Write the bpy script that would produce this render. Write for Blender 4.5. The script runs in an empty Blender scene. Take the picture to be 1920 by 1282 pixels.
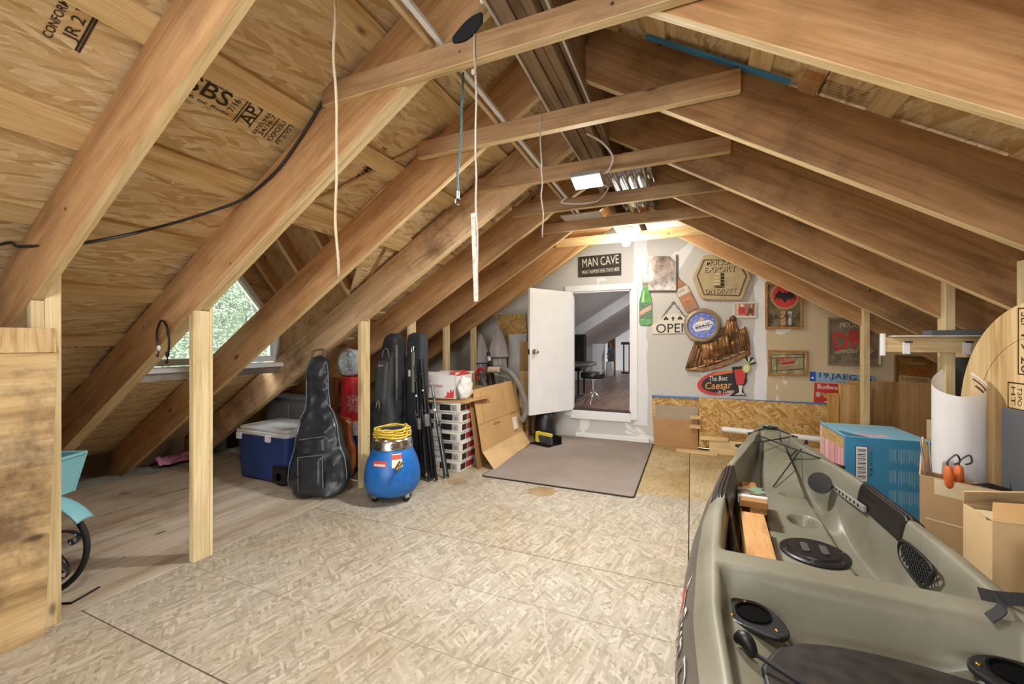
import bpy, bmesh, math, random
from mathutils import Vector, Matrix, noise
random.seed(7)
S = bpy.context.scene
COL = S.collection
PI = math.pi

# ---------------------------------------------------------------- camera
F = 778.0; YAW = math.radians(23.3); CAMH = 1.17
cam = bpy.data.objects.new('camera', bpy.data.cameras.new('camera'))
COL.objects.link(cam)
cam.location = (0, 0, CAMH); cam.rotation_euler = (PI/2, 0, YAW)
cam.data.sensor_width = 36; cam.data.lens = F/1920*36; cam.data.clip_start = 0.02
S.camera = cam
# ---------------------------------------------------------------- exposure, sky, large lights
S.view_settings.view_transform = 'Standard'; S.view_settings.look = 'None'
S.view_settings.gamma = 1; S.view_settings.use_curve_mapping = False
S.view_settings.exposure = 0.0
W = bpy.data.worlds.new('overcast_sky'); S.world = W; W.use_nodes = True
W.node_tree.nodes['Background'].inputs[0].default_value = (0.95, 0.98, 1.0, 1)
W.node_tree.nodes['Background'].inputs[1].default_value = 9.0
def area(name, loc, rot, sx, sy, power, col=(1, 1, 1), spread=PI):
    l = bpy.data.lights.new(name, 'AREA'); l.shape = 'RECTANGLE'; l.size = sx; l.size_y = sy
    l.energy = power; l.color = col; l.spread = spread
    o = bpy.data.objects.new(name, l); COL.objects.link(o); o.location = loc; o.rotation_euler = rot
    return o
# added daylight from an unseen gable window put in behind the camera
area('added_rear_daylight', (-0.57, -2.52, 1.15), (PI/2, 0, PI), 2.6, 1.5, 38, (0.95, 0.98, 1.0))
# unseen work light added on the ridge above the picture, for the near floor
area('added_work_light_glow', (-0.45, 0.25, 2.27), (0, 0, 0), 0.3, 0.3, 38, (1.0, 0.985, 0.965))
# work light and bulb over the room (their fixtures are built below)
area('work_light_glow', (-0.575, 2.47, 2.12), (math.radians(-14), 0, 0), 0.19, 0.13, 62, (1.0, 0.98, 0.95))
bl = bpy.data.lights.new('bulb_glow', 'POINT'); bl.energy = 38; bl.color = (1.0, 0.94, 0.84); bl.shadow_soft_size = 0.05
blo = bpy.data.objects.new('bulb_glow', bl); COL.objects.link(blo); blo.location = (-0.585, 4.2, 2.10)
l2 = bpy.data.lights.new('added_bulb_glow', 'POINT'); l2.energy = 17; l2.color = (1.0, 0.97, 0.93); l2.shadow_soft_size = 0.12  # unseen bulb added behind the camera to brighten the near roof
l2o = bpy.data.objects.new('added_bulb_glow', l2); COL.objects.link(l2o); l2o.location = (-0.3, -0.85, 1.75)
# unseen lamps added to brighten the loft room and its end wall
area('loft_room_fill', (0.3, 6.3, 2.1), (0, 0, 0), .9, .9, 75, (1.0, 0.98, 0.96))
area('loft_end_fill', (0.0, 11.9, 2.2), (0, 0, 0), .8, .8, 60, (1.0, 0.98, 0.96))

# ---------------------------------------------------------------- pixel -> place
CY, SY = math.cos(YAW), math.sin(YAW)
def ray(px, py):
    u = (px-960)/F; v = (641-py)/F
    return Vector((-SY+u*CY, CY+u*SY, v))
def atY(px, py, Y):
    d = ray(px, py); return Vector((0, 0, CAMH))+d*(Y/d.y)
def atX(px, py, X):
    d = ray(px, py); return Vector((0, 0, CAMH))+d*(X/d.x)
def atZ(px, py, Z):
    d = ray(px, py); return Vector((0, 0, CAMH))+d*((Z-CAMH)/d.z)
WALLY = 5.04

# ---------------------------------------------------------------- tags
def tag(o, label, cat, group=None):
    o['label'] = label; o['category'] = cat
    if group: o['group'] = group
    return o
def struct(o):
    o['kind'] = 'structure'; return o
def empty(name, loc=(0, 0, 0), rot=(0, 0, 0)):
    o = bpy.data.objects.new(name, None); COL.objects.link(o)
    o.location = loc; o.rotation_euler = rot; o.empty_display_size = 0.1
    return o
def thing(name, label, cat, loc=(0, 0, 0), rot=(0, 0, 0), group=None):
    return tag(empty(name, loc, rot), label, cat, group)

# ---------------------------------------------------------------- mesh builder
def frame(o, x, y=None, z=None):
    x = Vector(x).normalized()
    if z is not None:
        z = Vector(z); z = (z-x*z.dot(x)).normalized(); y = z.cross(x)
    else:
        y = Vector(y); y = (y-x*y.dot(x)).normalized(); z = x.cross(y)
    return Matrix(((x.x, y.x, z.x, o[0]), (x.y, y.y, z.y, o[1]), (x.z, y.z, z.z, o[2]), (0, 0, 0, 1)))
class MB:
    def __init__(s): s.v = []; s.f = []
    def add(s, vs, fs):
        k = len(s.v); s.v += [tuple(v) for v in vs]; s.f += [[i+k for i in f] for f in fs]; return s
    def box(s, c, sz, M=None):
        a, b, d = sz[0]/2, sz[1]/2, sz[2]/2
        vs = [Vector((x, y, z)) for z in (-d, d) for y in (-b, b) for x in (-a, a)]
        if M is not None: vs = [M @ v for v in vs]
        c = Vector(c); vs = [v+c for v in vs]
        return s.add(vs, [(0, 2, 3, 1), (4, 5, 7, 6), (0, 1, 5, 4), (2, 6, 7, 3), (0, 4, 6, 2), (1, 3, 7, 5)])
    def bb(s, x0, x1, y0, y1, z0, z1):
        return s.box(((x0+x1)/2, (y0+y1)/2, (z0+z1)/2), (x1-x0, y1-y0, z1-z0))
    def beam(s, p0, p1, w, h, up=(0, 0, 1)):
        p0 = Vector(p0); p1 = Vector(p1); L = (p1-p0).length
        M = frame((p0+p1)/2, p1-p0, z=up)
        return s.add([M @ Vector((x*L/2, y*w/2, z*h/2)) for z in (-1, 1) for y in (-1, 1) for x in (-1, 1)],
                     [(0, 2, 3, 1), (4, 5, 7, 6), (0, 1, 5, 4), (2, 6, 7, 3), (0, 4, 6, 2), (1, 3, 7, 5)])
    def prism(s, poly, t, M=None, z0=0):
        n = len(poly); M = M or Matrix()
        A = sum(poly[i][0]*poly[(i+1) % n][1]-poly[(i+1) % n][0]*poly[i][1] for i in range(n))
        if A < 0: poly = poly[::-1]
        vs = [M @ Vector((p[0], p[1], z0)) for p in poly]+[M @ Vector((p[0], p[1], z0+t)) for p in poly]
        return s.add(vs, [tuple(range(n))[::-1], tuple(range(n, 2*n))]+[(i, (i+1) % n, n+(i+1) % n, n+i) for i in range(n)])
    def lathe(s, prof, n=28, M=None, fold=0, nf=8, cap=True):
        M = M or Matrix(); vs = []; fs = []
        for r, z in prof:
            for i in range(n):
                a = 2*PI*i/n; rr = r*(1+fold*math.cos(nf*a)); vs.append(M @ Vector((rr*math.cos(a), rr*math.sin(a), z)))
        m = len(prof)
        for j in range(m-1):
            for i in range(n):
                fs.append((j*n+i, j*n+(i+1) % n, (j+1)*n+(i+1) % n, (j+1)*n+i))
        if cap: fs += [tuple(range(n))[::-1], tuple(range((m-1)*n, m*n))]
        return s.add(vs, fs)
    def cyl(s, p0, p1, r, n=16, r2=None):
        p0 = Vector(p0); p1 = Vector(p1); d = p1-p0; L = d.length
        up = (0, 0, 1) if abs(d.normalized().z) < .9 else (1, 0, 0)
        M = frame(p0, d, z=up) @ Matrix(((0, 0, 1, 0), (1, 0, 0, 0), (0, 1, 0, 0), (0, 0, 0, 1)))
        return s.lathe([(r, 0), (r2 if r2 is not None else r, L)], n, M)
    def tube(s, pts, r, n=8, closed=False):
        pts = [Vector(p) for p in pts]; m = len(pts); vs = []; fs = []
        up = Vector((0.13, 0.2, 1)).normalized()
        for i, p in enumerate(pts):
            a = pts[(i-1) % m] if closed or i > 0 else p; b = pts[(i+1) % m] if closed or i < m-1 else p
            t = (b-a).normalized()
            x = up.cross(t)
            if x.length < 1e-3: x = Vector((1, 0, 0)).cross(t)
            x.normalize(); up = t.cross(x).normalized()
            rr = r[i] if isinstance(r, (list, tuple)) else r
            for k in range(n):
                an = 2*PI*k/n; vs.append(p+x*(rr*math.cos(an))+up*(rr*math.sin(an)))
        for i in range(m if closed else m-1):
            j = (i+1) % m
            for k in range(n): fs.append((i*n+k, i*n+(k+1) % n, j*n+(k+1) % n, j*n+k))
        if not closed: fs += [tuple(range(n))[::-1], tuple(range((m-1)*n, m*n))]
        return s.add(vs, fs)
    def grid(s, fn, nu, nv, cu=False):
        vs = [fn(i/(nu if cu else nu-1), j/(nv-1)) for j in range(nv) for i in range(nu)]
        fs = []
        for j in range(nv-1):
            for i in range(nu if cu else nu-1):
                fs.append((j*nu+i, j*nu+(i+1) % nu, (j+1)*nu+(i+1) % nu, (j+1)*nu+i))
        return s.add(vs, fs)
    def mesh(s, name, smooth=False, fix=True):
        me = bpy.data.meshes.new(name); me.from_pydata(s.v, [], s.f); me.validate()
        if fix:
            bm = bmesh.new(); bm.from_mesh(me); bmesh.ops.recalc_face_normals(bm, faces=bm.faces); bm.to_mesh(me); bm.free()
        if smooth:
            for p in me.polygons: p.use_smooth = True
        return me
    def build(s, name, mat, parent=None, smooth=False, bevel=0, M=None, fix=True, seg=2, sharp=None):
        me = s.mesh(name, smooth, fix); me.materials.append(mat)
        if sharp and smooth: me.set_sharp_from_angle(angle=math.radians(sharp))
        o = bpy.data.objects.new(name, me); COL.objects.link(o)
        if M is not None: o.matrix_local = M
        if parent is not None: o.parent = parent
        if bevel:
            b = o.modifiers.new('bevel', 'BEVEL'); b.width = bevel; b.segments = seg; b.limit_method = 'ANGLE'; b.harden_normals = False
        return o
def clone(o, parent=None, M=None):
    c = o.copy(); COL.objects.link(c); c.parent = parent
    if M is not None: c.matrix_local = M
    return c
def spline(pts, n=8, closed=False):
    P = [Vector(p) for p in pts]; m = len(P); out = []
    for i in range(m if closed else m-1):
        if closed: a, b, c, d = P[(i-1) % m], P[i], P[(i+1) % m], P[(i+2) % m]
        else: a, b, c, d = P[max(i-1, 0)], P[i], P[i+1], P[min(i+2, m-1)]
        for k in range(n):
            t = k/n
            out.append(0.5*((2*b)+(c-a)*t+(2*a-5*b+4*c-d)*t*t+(3*b-a-3*c+d)*t*t*t))
    if not closed: out.append(P[-1])
    return out
def interp(tab, x):
    if x <= tab[0][0]: return tab[0][1]
    for (a, b), (c, d) in zip(tab, tab[1:]):
        if x <= c:
            t = (x-a)/(c-a); t = t*t*(3-2*t)*.5+t*.5
            return b+(d-b)*t
    return tab[-1][1]
def lerp(a, b, t): return a+(b-a)*t
def sstep(a, b, x):
    t = min(1, max(0, (x-a)/(b-a))); return t*t*(3-2*t)
def rrect(x0, x1, y0, y1, r, n=5):
    out = []
    for cx, cy, a0 in ((x1-r, y1-r, 0), (x0+r, y1-r, 90), (x0+r, y0+r, 180), (x1-r, y0+r, 270)):
        for k in range(n+1):
            a = math.radians(a0+90*k/n); out.append((cx+r*math.cos(a), cy+r*math.sin(a)))
    return out
def ell(cx, cy, rx, ry, n=32, rot=0):
    return [(cx+rx*math.cos(2*PI*k/n)*math.cos(rot)-ry*math.sin(2*PI*k/n)*math.sin(rot),
             cy+rx*math.cos(2*PI*k/n)*math.sin(rot)+ry*math.sin(2*PI*k/n)*math.cos(rot)) for k in range(n)]
DG = None
def text(name, s, mat, parent, M, w, h=None, shear=0, ext=0.0008, offset=0.0, keep=False, spacing=1.0):
    """lettering as a flat mesh, centred on M's origin, w metres wide (h high)"""
    cu = bpy.data.curves.new('t', 'FONT'); cu.body = s; cu.align_x = 'CENTER'; cu.align_y = 'CENTER'
    cu.shear = shear; cu.offset = offset; cu.resolution_u = 3; cu.space_character = spacing
    to = bpy.data.objects.new('t', cu); COL.objects.link(to)
    dg = bpy.context.evaluated_depsgraph_get(); me = bpy.data.meshes.new_from_object(to.evaluated_get(dg))
    bpy.data.objects.remove(to); bpy.data.curves.remove(cu)
    xs = [v.co.x for v in me.vertices]; ys = [v.co.y for v in me.vertices]
    x0, x1, y0, y1 = min(xs), max(xs), min(ys), max(ys)
    kx = w/(x1-x0); ky = kx if h is None else h/(y1-y0)
    if ext > 0.001:
        bm = bmesh.new(); bm.from_mesh(me); r = bmesh.ops.extrude_face_region(bm, geom=bm.faces[:])
        nv = [g for g in r['geom'] if isinstance(g, bmesh.types.BMVert)]
        for v in nv: v.co.z += ext
        bmesh.ops.recalc_face_normals(bm, faces=bm.faces); bm.to_mesh(me); bm.free()
    for v in me.vertices:
        v.co.x = (v.co.x-(x0+x1)/2)*kx; v.co.y = (v.co.y-(y0+y1)/2)*ky
    me.materials.clear(); me.materials.append(mat); me.name = name
    o = bpy.data.objects.new(name, me); COL.objects.link(o); o.matrix_local = M; o.parent = parent
    return o
def FACE(x, y, z):   # lettering / sign plane facing the room from the end wall
    return Matrix.Translation((x, y, z)) @ Matrix.Rotation(PI/2, 4, 'X')
# ---------------------------------------------------------------- materials
def lin(h):
    h = h.lstrip('#'); r = [int(h[i:i+2], 16)/255 for i in (0, 2, 4)]
    return tuple((c/12.92 if c <= .04045 else ((c+.055)/1.055)**2.4) for c in r)+(1,)
class NT:
    def __init__(s, name):
        s.m = bpy.data.materials.new(name); s.m.use_nodes = True; s.t = s.m.node_tree
        s.b = s.t.nodes['Principled BSDF']; s.o = s.t.nodes['Material Output']
    def n(s, typ, **kw):
        nd = s.t.nodes.new(typ)
        for k, v in kw.items():
            if k.startswith('i_'):
                key = k[2:]; key = int(key) if key.isdigit() else key
                nd.inputs[key].default_value = v
            else: setattr(nd, k, v)
        return nd
    def l(s, a, ao, b, bi): s.t.links.new(a.outputs[ao], b.inputs[bi])
    def coord(s, kind='Object', scale=(1, 1, 1), rot=(0, 0, 0), loc=(0, 0, 0)):
        tc = s.n('ShaderNodeTexCoord'); mp = s.n('ShaderNodeMapping')
        mp.inputs['Scale'].default_value = scale; mp.inputs['Rotation'].default_value = rot; mp.inputs['Location'].default_value = loc
        s.l(tc, kind, mp, 'Vector'); return mp
    def ramp(s, stops, src=None, out=0, interp='LINEAR'):
        r = s.n('ShaderNodeValToRGB'); e = r.color_ramp.elements; r.color_ramp.interpolation = interp
        while len(e) < len(stops): e.new(0.5)
        for i, (p, c) in enumerate(stops):
            e[i].position = p; e[i].color = c if not isinstance(c, str) else lin(c)
        if src: s.l(src, out, r, 'Fac')
        return r
    def mix(s, fac, a, b, blend='MIX'):
        m = s.n('ShaderNodeMix', data_type='RGBA', blend_type=blend)
        for i, x in ((0, fac), (6, a), (7, b)):
            if isinstance(x, tuple) and hasattr(x[0], 'outputs'): s.t.links.new(x[0].outputs[x[1]], m.inputs[i])
            else: m.inputs[i].default_value = x if not isinstance(x, str) else lin(x)
        return m
    def math(s, op, a, b=None):
        m = s.n('ShaderNodeMath', operation=op)
        for i, x in ((0, a), (1, b)):
            if x is None: continue
            if isinstance(x, tuple): s.t.links.new(x[0].outputs[x[1]], m.inputs[i])
            else: m.inputs[i].default_value = x
        return m
    def bump(s, src, out, strength=.3, dist=.01):
        b = s.n('ShaderNodeBump'); b.inputs['Strength'].default_value = strength; b.inputs['Distance'].default_value = dist
        s.l(src, out, b, 'Height'); s.l(b, 0, s.b, 'Normal'); return b
    def rough(s, v): s.b.inputs['Roughness'].default_value = v
    def col(s, nd, out): s.l(nd, out, s.b, 'Base Color')
_MC = {}
def plain(name, c, rough=.6, metal=0, var=.06, scale=6, bump=0, bscale=60, spec=.5, coat=0, sheen=0):
    if name in _MC: return _MC[name]
    t = NT(name); c = lin(c) if isinstance(c, str) else c
    mp = t.coord(); nz = t.n('ShaderNodeTexNoise', i_Scale=scale, i_Detail=4.0); t.l(mp, 0, nz, 'Vector')
    d = tuple(max(0, x*(1-2*var)) for x in c[:3])+(1,); e = tuple(min(1, x*(1+2*var)) for x in c[:3])+(1,)
    r = t.ramp([(.3, d), (.7, e)], nz, 0); t.col(r, 0)
    t.rough(rough); t.b.inputs['Metallic'].default_value = metal; t.b.inputs['Specular IOR Level'].default_value = spec
    t.b.inputs['Coat Weight'].default_value = coat; t.b.inputs['Sheen Weight'].default_value = sheen
    if bump:
        n2 = t.n('ShaderNodeTexNoise', i_Scale=bscale, i_Detail=3.0); t.l(mp, 0, n2, 'Vector'); t.bump(n2, 0, bump, .004)
    _MC[name] = t.m; return t.m
def wood(name, light, mid, dark, axis='X', rough=.65, knots=True, dirt=0.0, grain=1.0):
    if name in _MC: return _MC[name]
    t = NT(name)
    sc = {'X': (1, 9, 9), 'Y': (9, 1, 9), 'Z': (9, 9, 1)}[axis]
    oi = t.n('ShaderNodeObjectInfo'); tc = t.n('ShaderNodeTexCoord')
    off = t.n('ShaderNodeVectorMath', operation='SCALE'); off.inputs[0].default_value = (3.1, 5.7, 7.3); t.l(oi, 'Random', off, 'Scale')
    ad = t.n('ShaderNodeVectorMath', operation='ADD'); t.l(tc, 'Object', ad, 0); t.l(off, 0, ad, 1)
    mp = t.n('ShaderNodeMapping'); mp.inputs['Scale'].default_value = sc; t.l(ad, 0, mp, 'Vector')
    n1 = t.n('ShaderNodeTexNoise', i_Scale=1.6*grain, i_Detail=6.0, i_Roughness=.62, i_Distortion=.7); t.l(mp, 0, n1, 'Vector')
    mp2 = t.n('ShaderNodeMapping'); mp2.inputs['Scale'].default_value = tuple(x*(9 if x > 1 else 2.5) for x in sc); t.l(ad, 0, mp2, 'Vector')
    n2 = t.n('ShaderNodeTexNoise', i_Scale=1.4*grain, i_Detail=4.0); t.l(mp2, 0, n2, 'Vector')
    c1 = t.ramp([(.30, lin(dark)), (.48, lin(mid)), (.68, lin(light))], n1, 0)
    c2 = t.ramp([(.36, (.72, .72, .72, 1)), (.6, (1.06, 1.06, 1.06, 1))], n2, 0)
    m = t.mix(.55, (c1, 0), (c2, 0), 'MULTIPLY')
    last = (m, 2)
    hv = t.n('ShaderNodeHueSaturation'); t.l(m, 2, hv, 'Color')
    vr = t.math('MULTIPLY_ADD', (oi, 'Random'), .22); vr.inputs[2].default_value = .90; t.l(vr, 0, hv, 'Value'); last = (hv, 0)
    if knots:
        mk = t.n('ShaderNodeMapping'); mk.inputs['Scale'].default_value = tuple(3.4 if x > 1 else 1.5 for x in sc); t.l(ad, 0, mk, 'Vector')
        vo = t.n('ShaderNodeTexVoronoi', i_Scale=1.35); t.l(mk, 0, vo, 'Vector')
        kr = t.ramp([(.035, (1, 1, 1, 1)), (.085, (0, 0, 0, 1))], vo, 'Distance')
        km = t.mix((kr, 0), last, tuple(x*.32 for x in lin(dark)[:3])+(1,)); last = (km, 2)
        v2 = t.n('ShaderNodeTexVoronoi', i_Scale=5.5); t.l(ad, 0, v2, 'Vector')      # nail holes and small flecks
        k2 = t.ramp([(.028, (1, 1, 1, 1)), (.05, (0, 0, 0, 1))], v2, 'Distance')
        kn2 = t.mix((k2, 0), last, tuple(x*.22 for x in lin(dark)[:3])+(1,)); last = (kn2, 2)
    if dirt:
        nd = t.n('ShaderNodeTexNoise', i_Scale=2.3, i_Detail=7.0, i_Roughness=.7); t.l(ad, 0, nd, 'Vector')
        dr = t.ramp([(.5, (0, 0, 0, 1)), (.66, (dirt, dirt, dirt, 1))], nd, 0)
        dm = t.mix((dr, 0), last, lin('#5a4433')); last = (dm, 2)
    t.l(last[0], last[1], t.b, 'Base Color'); t.rough(rough); t.b.inputs['Specular IOR Level'].default_value = .3
    t.bump(n2, 0, .12, .004)
    _MC[name] = t.m; return t.m
def osb(name, tones, scale=1.0, rough=.7, contrast=1.0, stain=None, bump=.25, gap=None, along=0.0, spread=1.0):
    """flakes: three voronoi layers of long cells lying at different angles, plane = local XY"""
    if name in _MC: return _MC[name]
    t = NT(name); tc = t.n('ShaderNodeTexCoord'); oi = t.n('ShaderNodeObjectInfo')
    off = t.n('ShaderNodeVectorMath', operation='SCALE'); off.inputs[0].default_value = (13.1, 25.7, 0); t.l(oi, 'Random', off, 'Scale')
    ad = t.n('ShaderNodeVectorMath', operation='ADD'); t.l(tc, 'Object', ad, 0); t.l(off, 0, ad, 1)
    dn = t.n('ShaderNodeTexNoise', i_Scale=5.0, i_Detail=2.0); t.l(ad, 0, dn, 'Vector')
    dm = t.mix(.022, (ad, 0), (dn, 1)); cur = None; hgt = None
    for k, (ang, a, b, thr) in enumerate(((along+.15*spread, 9, 48, 0), (along+1.25*spread, 11, 44, .45), (along-.62*spread, 10, 52, .5), (along+.55*spread, 8, 60, .62))):
        mp = t.n('ShaderNodeMapping'); mp.inputs['Rotation'].default_value = (0, 0, ang); mp.inputs['Location'].default_value = (k*3.3, k*1.7, 0)
        t.l(dm, 2, mp, 'Vector')
        mq = t.n('ShaderNodeMapping'); mq.inputs['Scale'].default_value = (a*scale, b*scale, 1); t.l(mp, 0, mq, 'Vector')
        vo = t.n('ShaderNodeTexVoronoi', voronoi_dimensions='2D', i_Scale=1.0); t.l(mq, 0, vo, 'Vector')
        sp = t.n('ShaderNodeSeparateColor'); t.l(vo, 'Color', sp, 0)
        n = len(tones); rp = t.ramp([(i/(n-1), tones[i]) for i in range(n)], sp, 0)
        gm = t.n('ShaderNodeMapping'); gm.inputs['Scale'].default_value = (a*scale*3, b*scale*6, 1); t.l(mp, 0, gm, 'Vector')
        gn = t.n('ShaderNodeTexNoise', i_Scale=1.0, i_Detail=2.0); t.l(gm, 0, gn, 'Vector')
        gr = t.ramp([(.35, (.82, .82, .82, 1)), (.65, (1.08, 1.08, 1.08, 1))], gn, 0)
        layer = t.mix(.7, (rp, 0), (gr, 0), 'MULTIPLY')
        if cur is None: cur = (layer, 2); hgt = (sp, 0)
        else:
            th = t.math('GREATER_THAN', (sp, 1), thr)
            mm = t.mix((th, 0), cur, (layer, 2)); cur = (mm, 2)
            hm = t.mix((th, 0), hgt, (sp, 0)); hgt = (hm, 2)
    # dark slits between flakes
    sl = t.n('ShaderNodeMapping'); sl.inputs['Scale'].default_value = (7*scale, 34*scale, 1); sl.inputs['Rotation'].default_value = (0, 0, along+.3); t.l(dm, 2, sl, 'Vector')
    sn = t.n('ShaderNodeTexNoise', i_Scale=1.3, i_Detail=5.0, i_Roughness=.7); t.l(sl, 0, sn, 'Vector')
    sr = t.ramp([(.66, (0, 0, 0, 1)), (.74, (contrast*.7,)*3+(1,))], sn, 0)
    cm = t.mix((sr, 0), cur, lin('#5d452b')); cur = (cm, 2)
    if stain:
        nn = t.n('ShaderNodeTexNoise', i_Scale=1.1, i_Detail=6.0, i_Roughness=.65); t.l(tc, 'Object', nn, 'Vector')
        nr = t.ramp([(.40, (0, 0, 0, 1)), (.72, (1, 1, 1, 1))], nn, 0)
        st = t.mix((nr, 0), cur, lin(stain), 'MULTIPLY'); cur = (st, 2)
    t.l(cur[0], cur[1], t.b, 'Base Color'); t.rough(rough); t.b.inputs['Specular IOR Level'].default_value = .25
    t.bump(hgt[0], hgt[1], bump, .003)
    _MC[name] = t.m; return t.m
def emit(name, c, s):
    if name in _MC: return _MC[name]
    t = NT(name); t.b.inputs['Base Color'].default_value = (1, 1, 1, 1)
    t.b.inputs['Emission Color'].default_value = c if not isinstance(c, str) else lin(c); t.b.inputs['Emission Strength'].default_value = s
    _MC[name] = t.m; return t.m
def cardboard(name, c, var=.05):
    if name in _MC: return _MC[name]
    t = NT(name); mp = t.coord(scale=(1, 1, 1)); nz = t.n('ShaderNodeTexNoise', i_Scale=3.0, i_Detail=5.0); t.l(mp, 0, nz, 'Vector')
    c = lin(c); d = tuple(x*(1-2.5*var) for x in c[:3])+(1,); e = tuple(min(1, x*(1+1.5*var)) for x in c[:3])+(1,)
    r = t.ramp([(.3, d), (.7, e)], nz, 0); t.col(r, 0); t.rough(.8); t.b.inputs['Specular IOR Level'].default_value = .2
    w = t.n('ShaderNodeTexNoise', i_Scale=140.0); t.l(mp, 0, w, 'Vector'); t.bump(w, 0, .08, .002)
    _MC[name] = t.m; return t.m
def glass(name, tint=(1, 1, 1, 1), refl=.10):
    if name in _MC: return _MC[name]
    t = NT(name); t.t.nodes.remove(t.b)
    tr = t.n('ShaderNodeBsdfTransparent'); tr.inputs[0].default_value = tint
    gl = t.n('ShaderNodeBsdfGlossy'); gl.inputs['Roughness'].default_value = .02
    fr = t.n('ShaderNodeFresnel', i_IOR=1.45); mx = t.n('ShaderNodeMixShader'); t.l(fr, 0, mx, 0); t.l(tr, 0, mx, 1); t.l(gl, 0, mx, 2)
    t.l(mx, 0, t.o, 0); _MC[name] = t.m; return t.m
def carpet(name, c1, c2):
    t = NT(name); mp = t.coord(); n1 = t.n('ShaderNodeTexNoise', i_Scale=230.0, i_Detail=3.0); t.l(mp, 0, n1, 'Vector')
    n2 = t.n('ShaderNodeTexNoise', i_Scale=2.2, i_Detail=4.0); t.l(mp, 0, n2, 'Vector')
    r = t.ramp([(.3, c1), (.7, c2)], n1, 0); r2 = t.ramp([(.35, (.86, .85, .83, 1)), (.65, (1, 1, 1, 1))], n2, 0)
    m = t.mix(1.0, (r, 0), (r2, 0), 'MULTIPLY'); t.col(m, 2); t.rough(.95); t.b.inputs['Specular IOR Level'].default_value = .1
    t.bump(n1, 0, .6, .006); return t.m
def mirror_print(name, c, c2, rough=.12, scale=9):
    t = NT(name); mp = t.coord(); n1 = t.n('ShaderNodeTexNoise', i_Scale=scale, i_Detail=7.0, i_Roughness=.7); t.l(mp, 0, n1, 'Vector')
    r = t.ramp([(.38, c), (.62, c2)], n1, 0); t.col(r, 0); t.rough(rough); t.b.inputs['Metallic'].default_value = .35; return t.m

PINE = wood('pine_rafter', '#cca274', '#bd9164', '#a07549', dirt=.25)
PINE_DIRTY = wood('pine_rafter_dirty', '#dcbc98', '#ccaa84', '#a07c58', dirt=.7)
PINE_DARK = wood('aged_plywood_rafter', '#b48c62', '#a27b52', '#805b38', dirt=.6)
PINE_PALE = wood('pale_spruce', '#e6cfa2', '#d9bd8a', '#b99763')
PINE_Z = wood('pale_spruce_upright', '#ddcaa0', '#d0ba8c', '#ad9265', axis='Z')
PINE_GREY = wood('grey_aged_spruce', '#a08b72', '#917a60', '#6c5641', axis='Y', dirt=.3, rough=.85)
PLY = wood('plywood', '#dbbd86', '#cba872', '#a27f50', axis='X', grain=.6, dirt=.35)
PLYY = wood('plywood_floor', '#c9bcaa', '#bcad98', '#98846a', axis='Y', grain=.55, dirt=.35)
PLYZ = wood('plywood_upright', '#c7a06c', '#b98f5b', '#96703f', axis='Z', grain=.6, knots=True)
OSB_ROOF = osb('osb_roof', ['#c0a070', '#d5b888', '#ddc396', '#e3cca2', '#ead8b2'], 1.05, along=.05, spread=.4, contrast=.9)
OSB_WALL = osb('osb_wall', ['#a87a3e', '#c49a5a', '#d3ae70', '#dfc289'], 1.25, contrast=1.2, along=.2)
OSB_FLOOR = osb('osb_floor', ['#978e80', '#a59c8d', '#aea595', '#b5ad9e', '#c3bbad'], 1.6, rough=.55, contrast=.6, stain='#eae1d0', bump=.15, along=1.2)
OSB_FLOOR2 = osb('osb_floor_yellow', ['#b09d78', '#bcab86', '#c3b38f', '#c9ba98'], 1.5, rough=.55, contrast=.5, stain='#c9b184', bump=.12, along=1.2)  # yellower tone for the rows near the end wall
INK = plain('stamp_ink', '#3a3026', .9, var=0)
BLACK = plain('black_plastic', '#141416', .45, var=.05)
BLACKM = plain('black_metal', '#121214', .32, .3, var=.05)
RUBBER = plain('black_rubber', '#1a1a1c', .75, bump=.2)
WHITE = plain('white_paint', '#eceef0', .45, var=.015)
CHROME = plain('chrome', '#d6d8da', .18, 1, var=.03)
STEEL = plain('galvanised_steel', '#c3c8cc', .3, 1, var=.08, scale=14)
BRASS = plain('brass', '#b98b3d', .3, 1)
CARD = cardboard('cardboard', '#c39d6c')
CARD_L = cardboard('cardboard_light', '#cfb083')
CARD_D = cardboard('cardboard_dark', '#9c7448')
# ================================================================ the attic shell
X0 = -0.57; ZA = 2.50; SL = 0.625; TH = math.atan(SL); CT, ST = math.cos(TH), math.sin(TH)
def zb(x): return ZA-SL*abs(x-X0)            # underside of the rafters
RD = 0.245; RV = RD/CT                        # rafter depth, measured upright
STRAP = 0.020
RY = [-2.27, -1.66, -1.05, -0.44, 0.17, 0.78, 1.39, 2.0, 2.61, 3.22, 3.83, 4.44]
ceiling = struct(empty('ceiling'))
def pale_edge(o):                              # paler underside of a timber: planed edge, with floor bounce painted in
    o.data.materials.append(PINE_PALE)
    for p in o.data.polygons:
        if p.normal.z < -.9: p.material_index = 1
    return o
def rafter(side, y, mat, x_end, dz=0):
    dn = Vector((side*CT, 0, -ST)); nr = Vector((side*ST, 0, CT))
    a = Vector((X0+side*0.03, y, zb(X0+side*0.03)+dz)); L = abs(x_end-a.x)/CT
    M = frame(a+dn*L/2+nr*RD/2, dn, z=nr)
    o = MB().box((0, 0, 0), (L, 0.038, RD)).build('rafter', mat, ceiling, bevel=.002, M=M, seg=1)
    return pale_edge(o)
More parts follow.
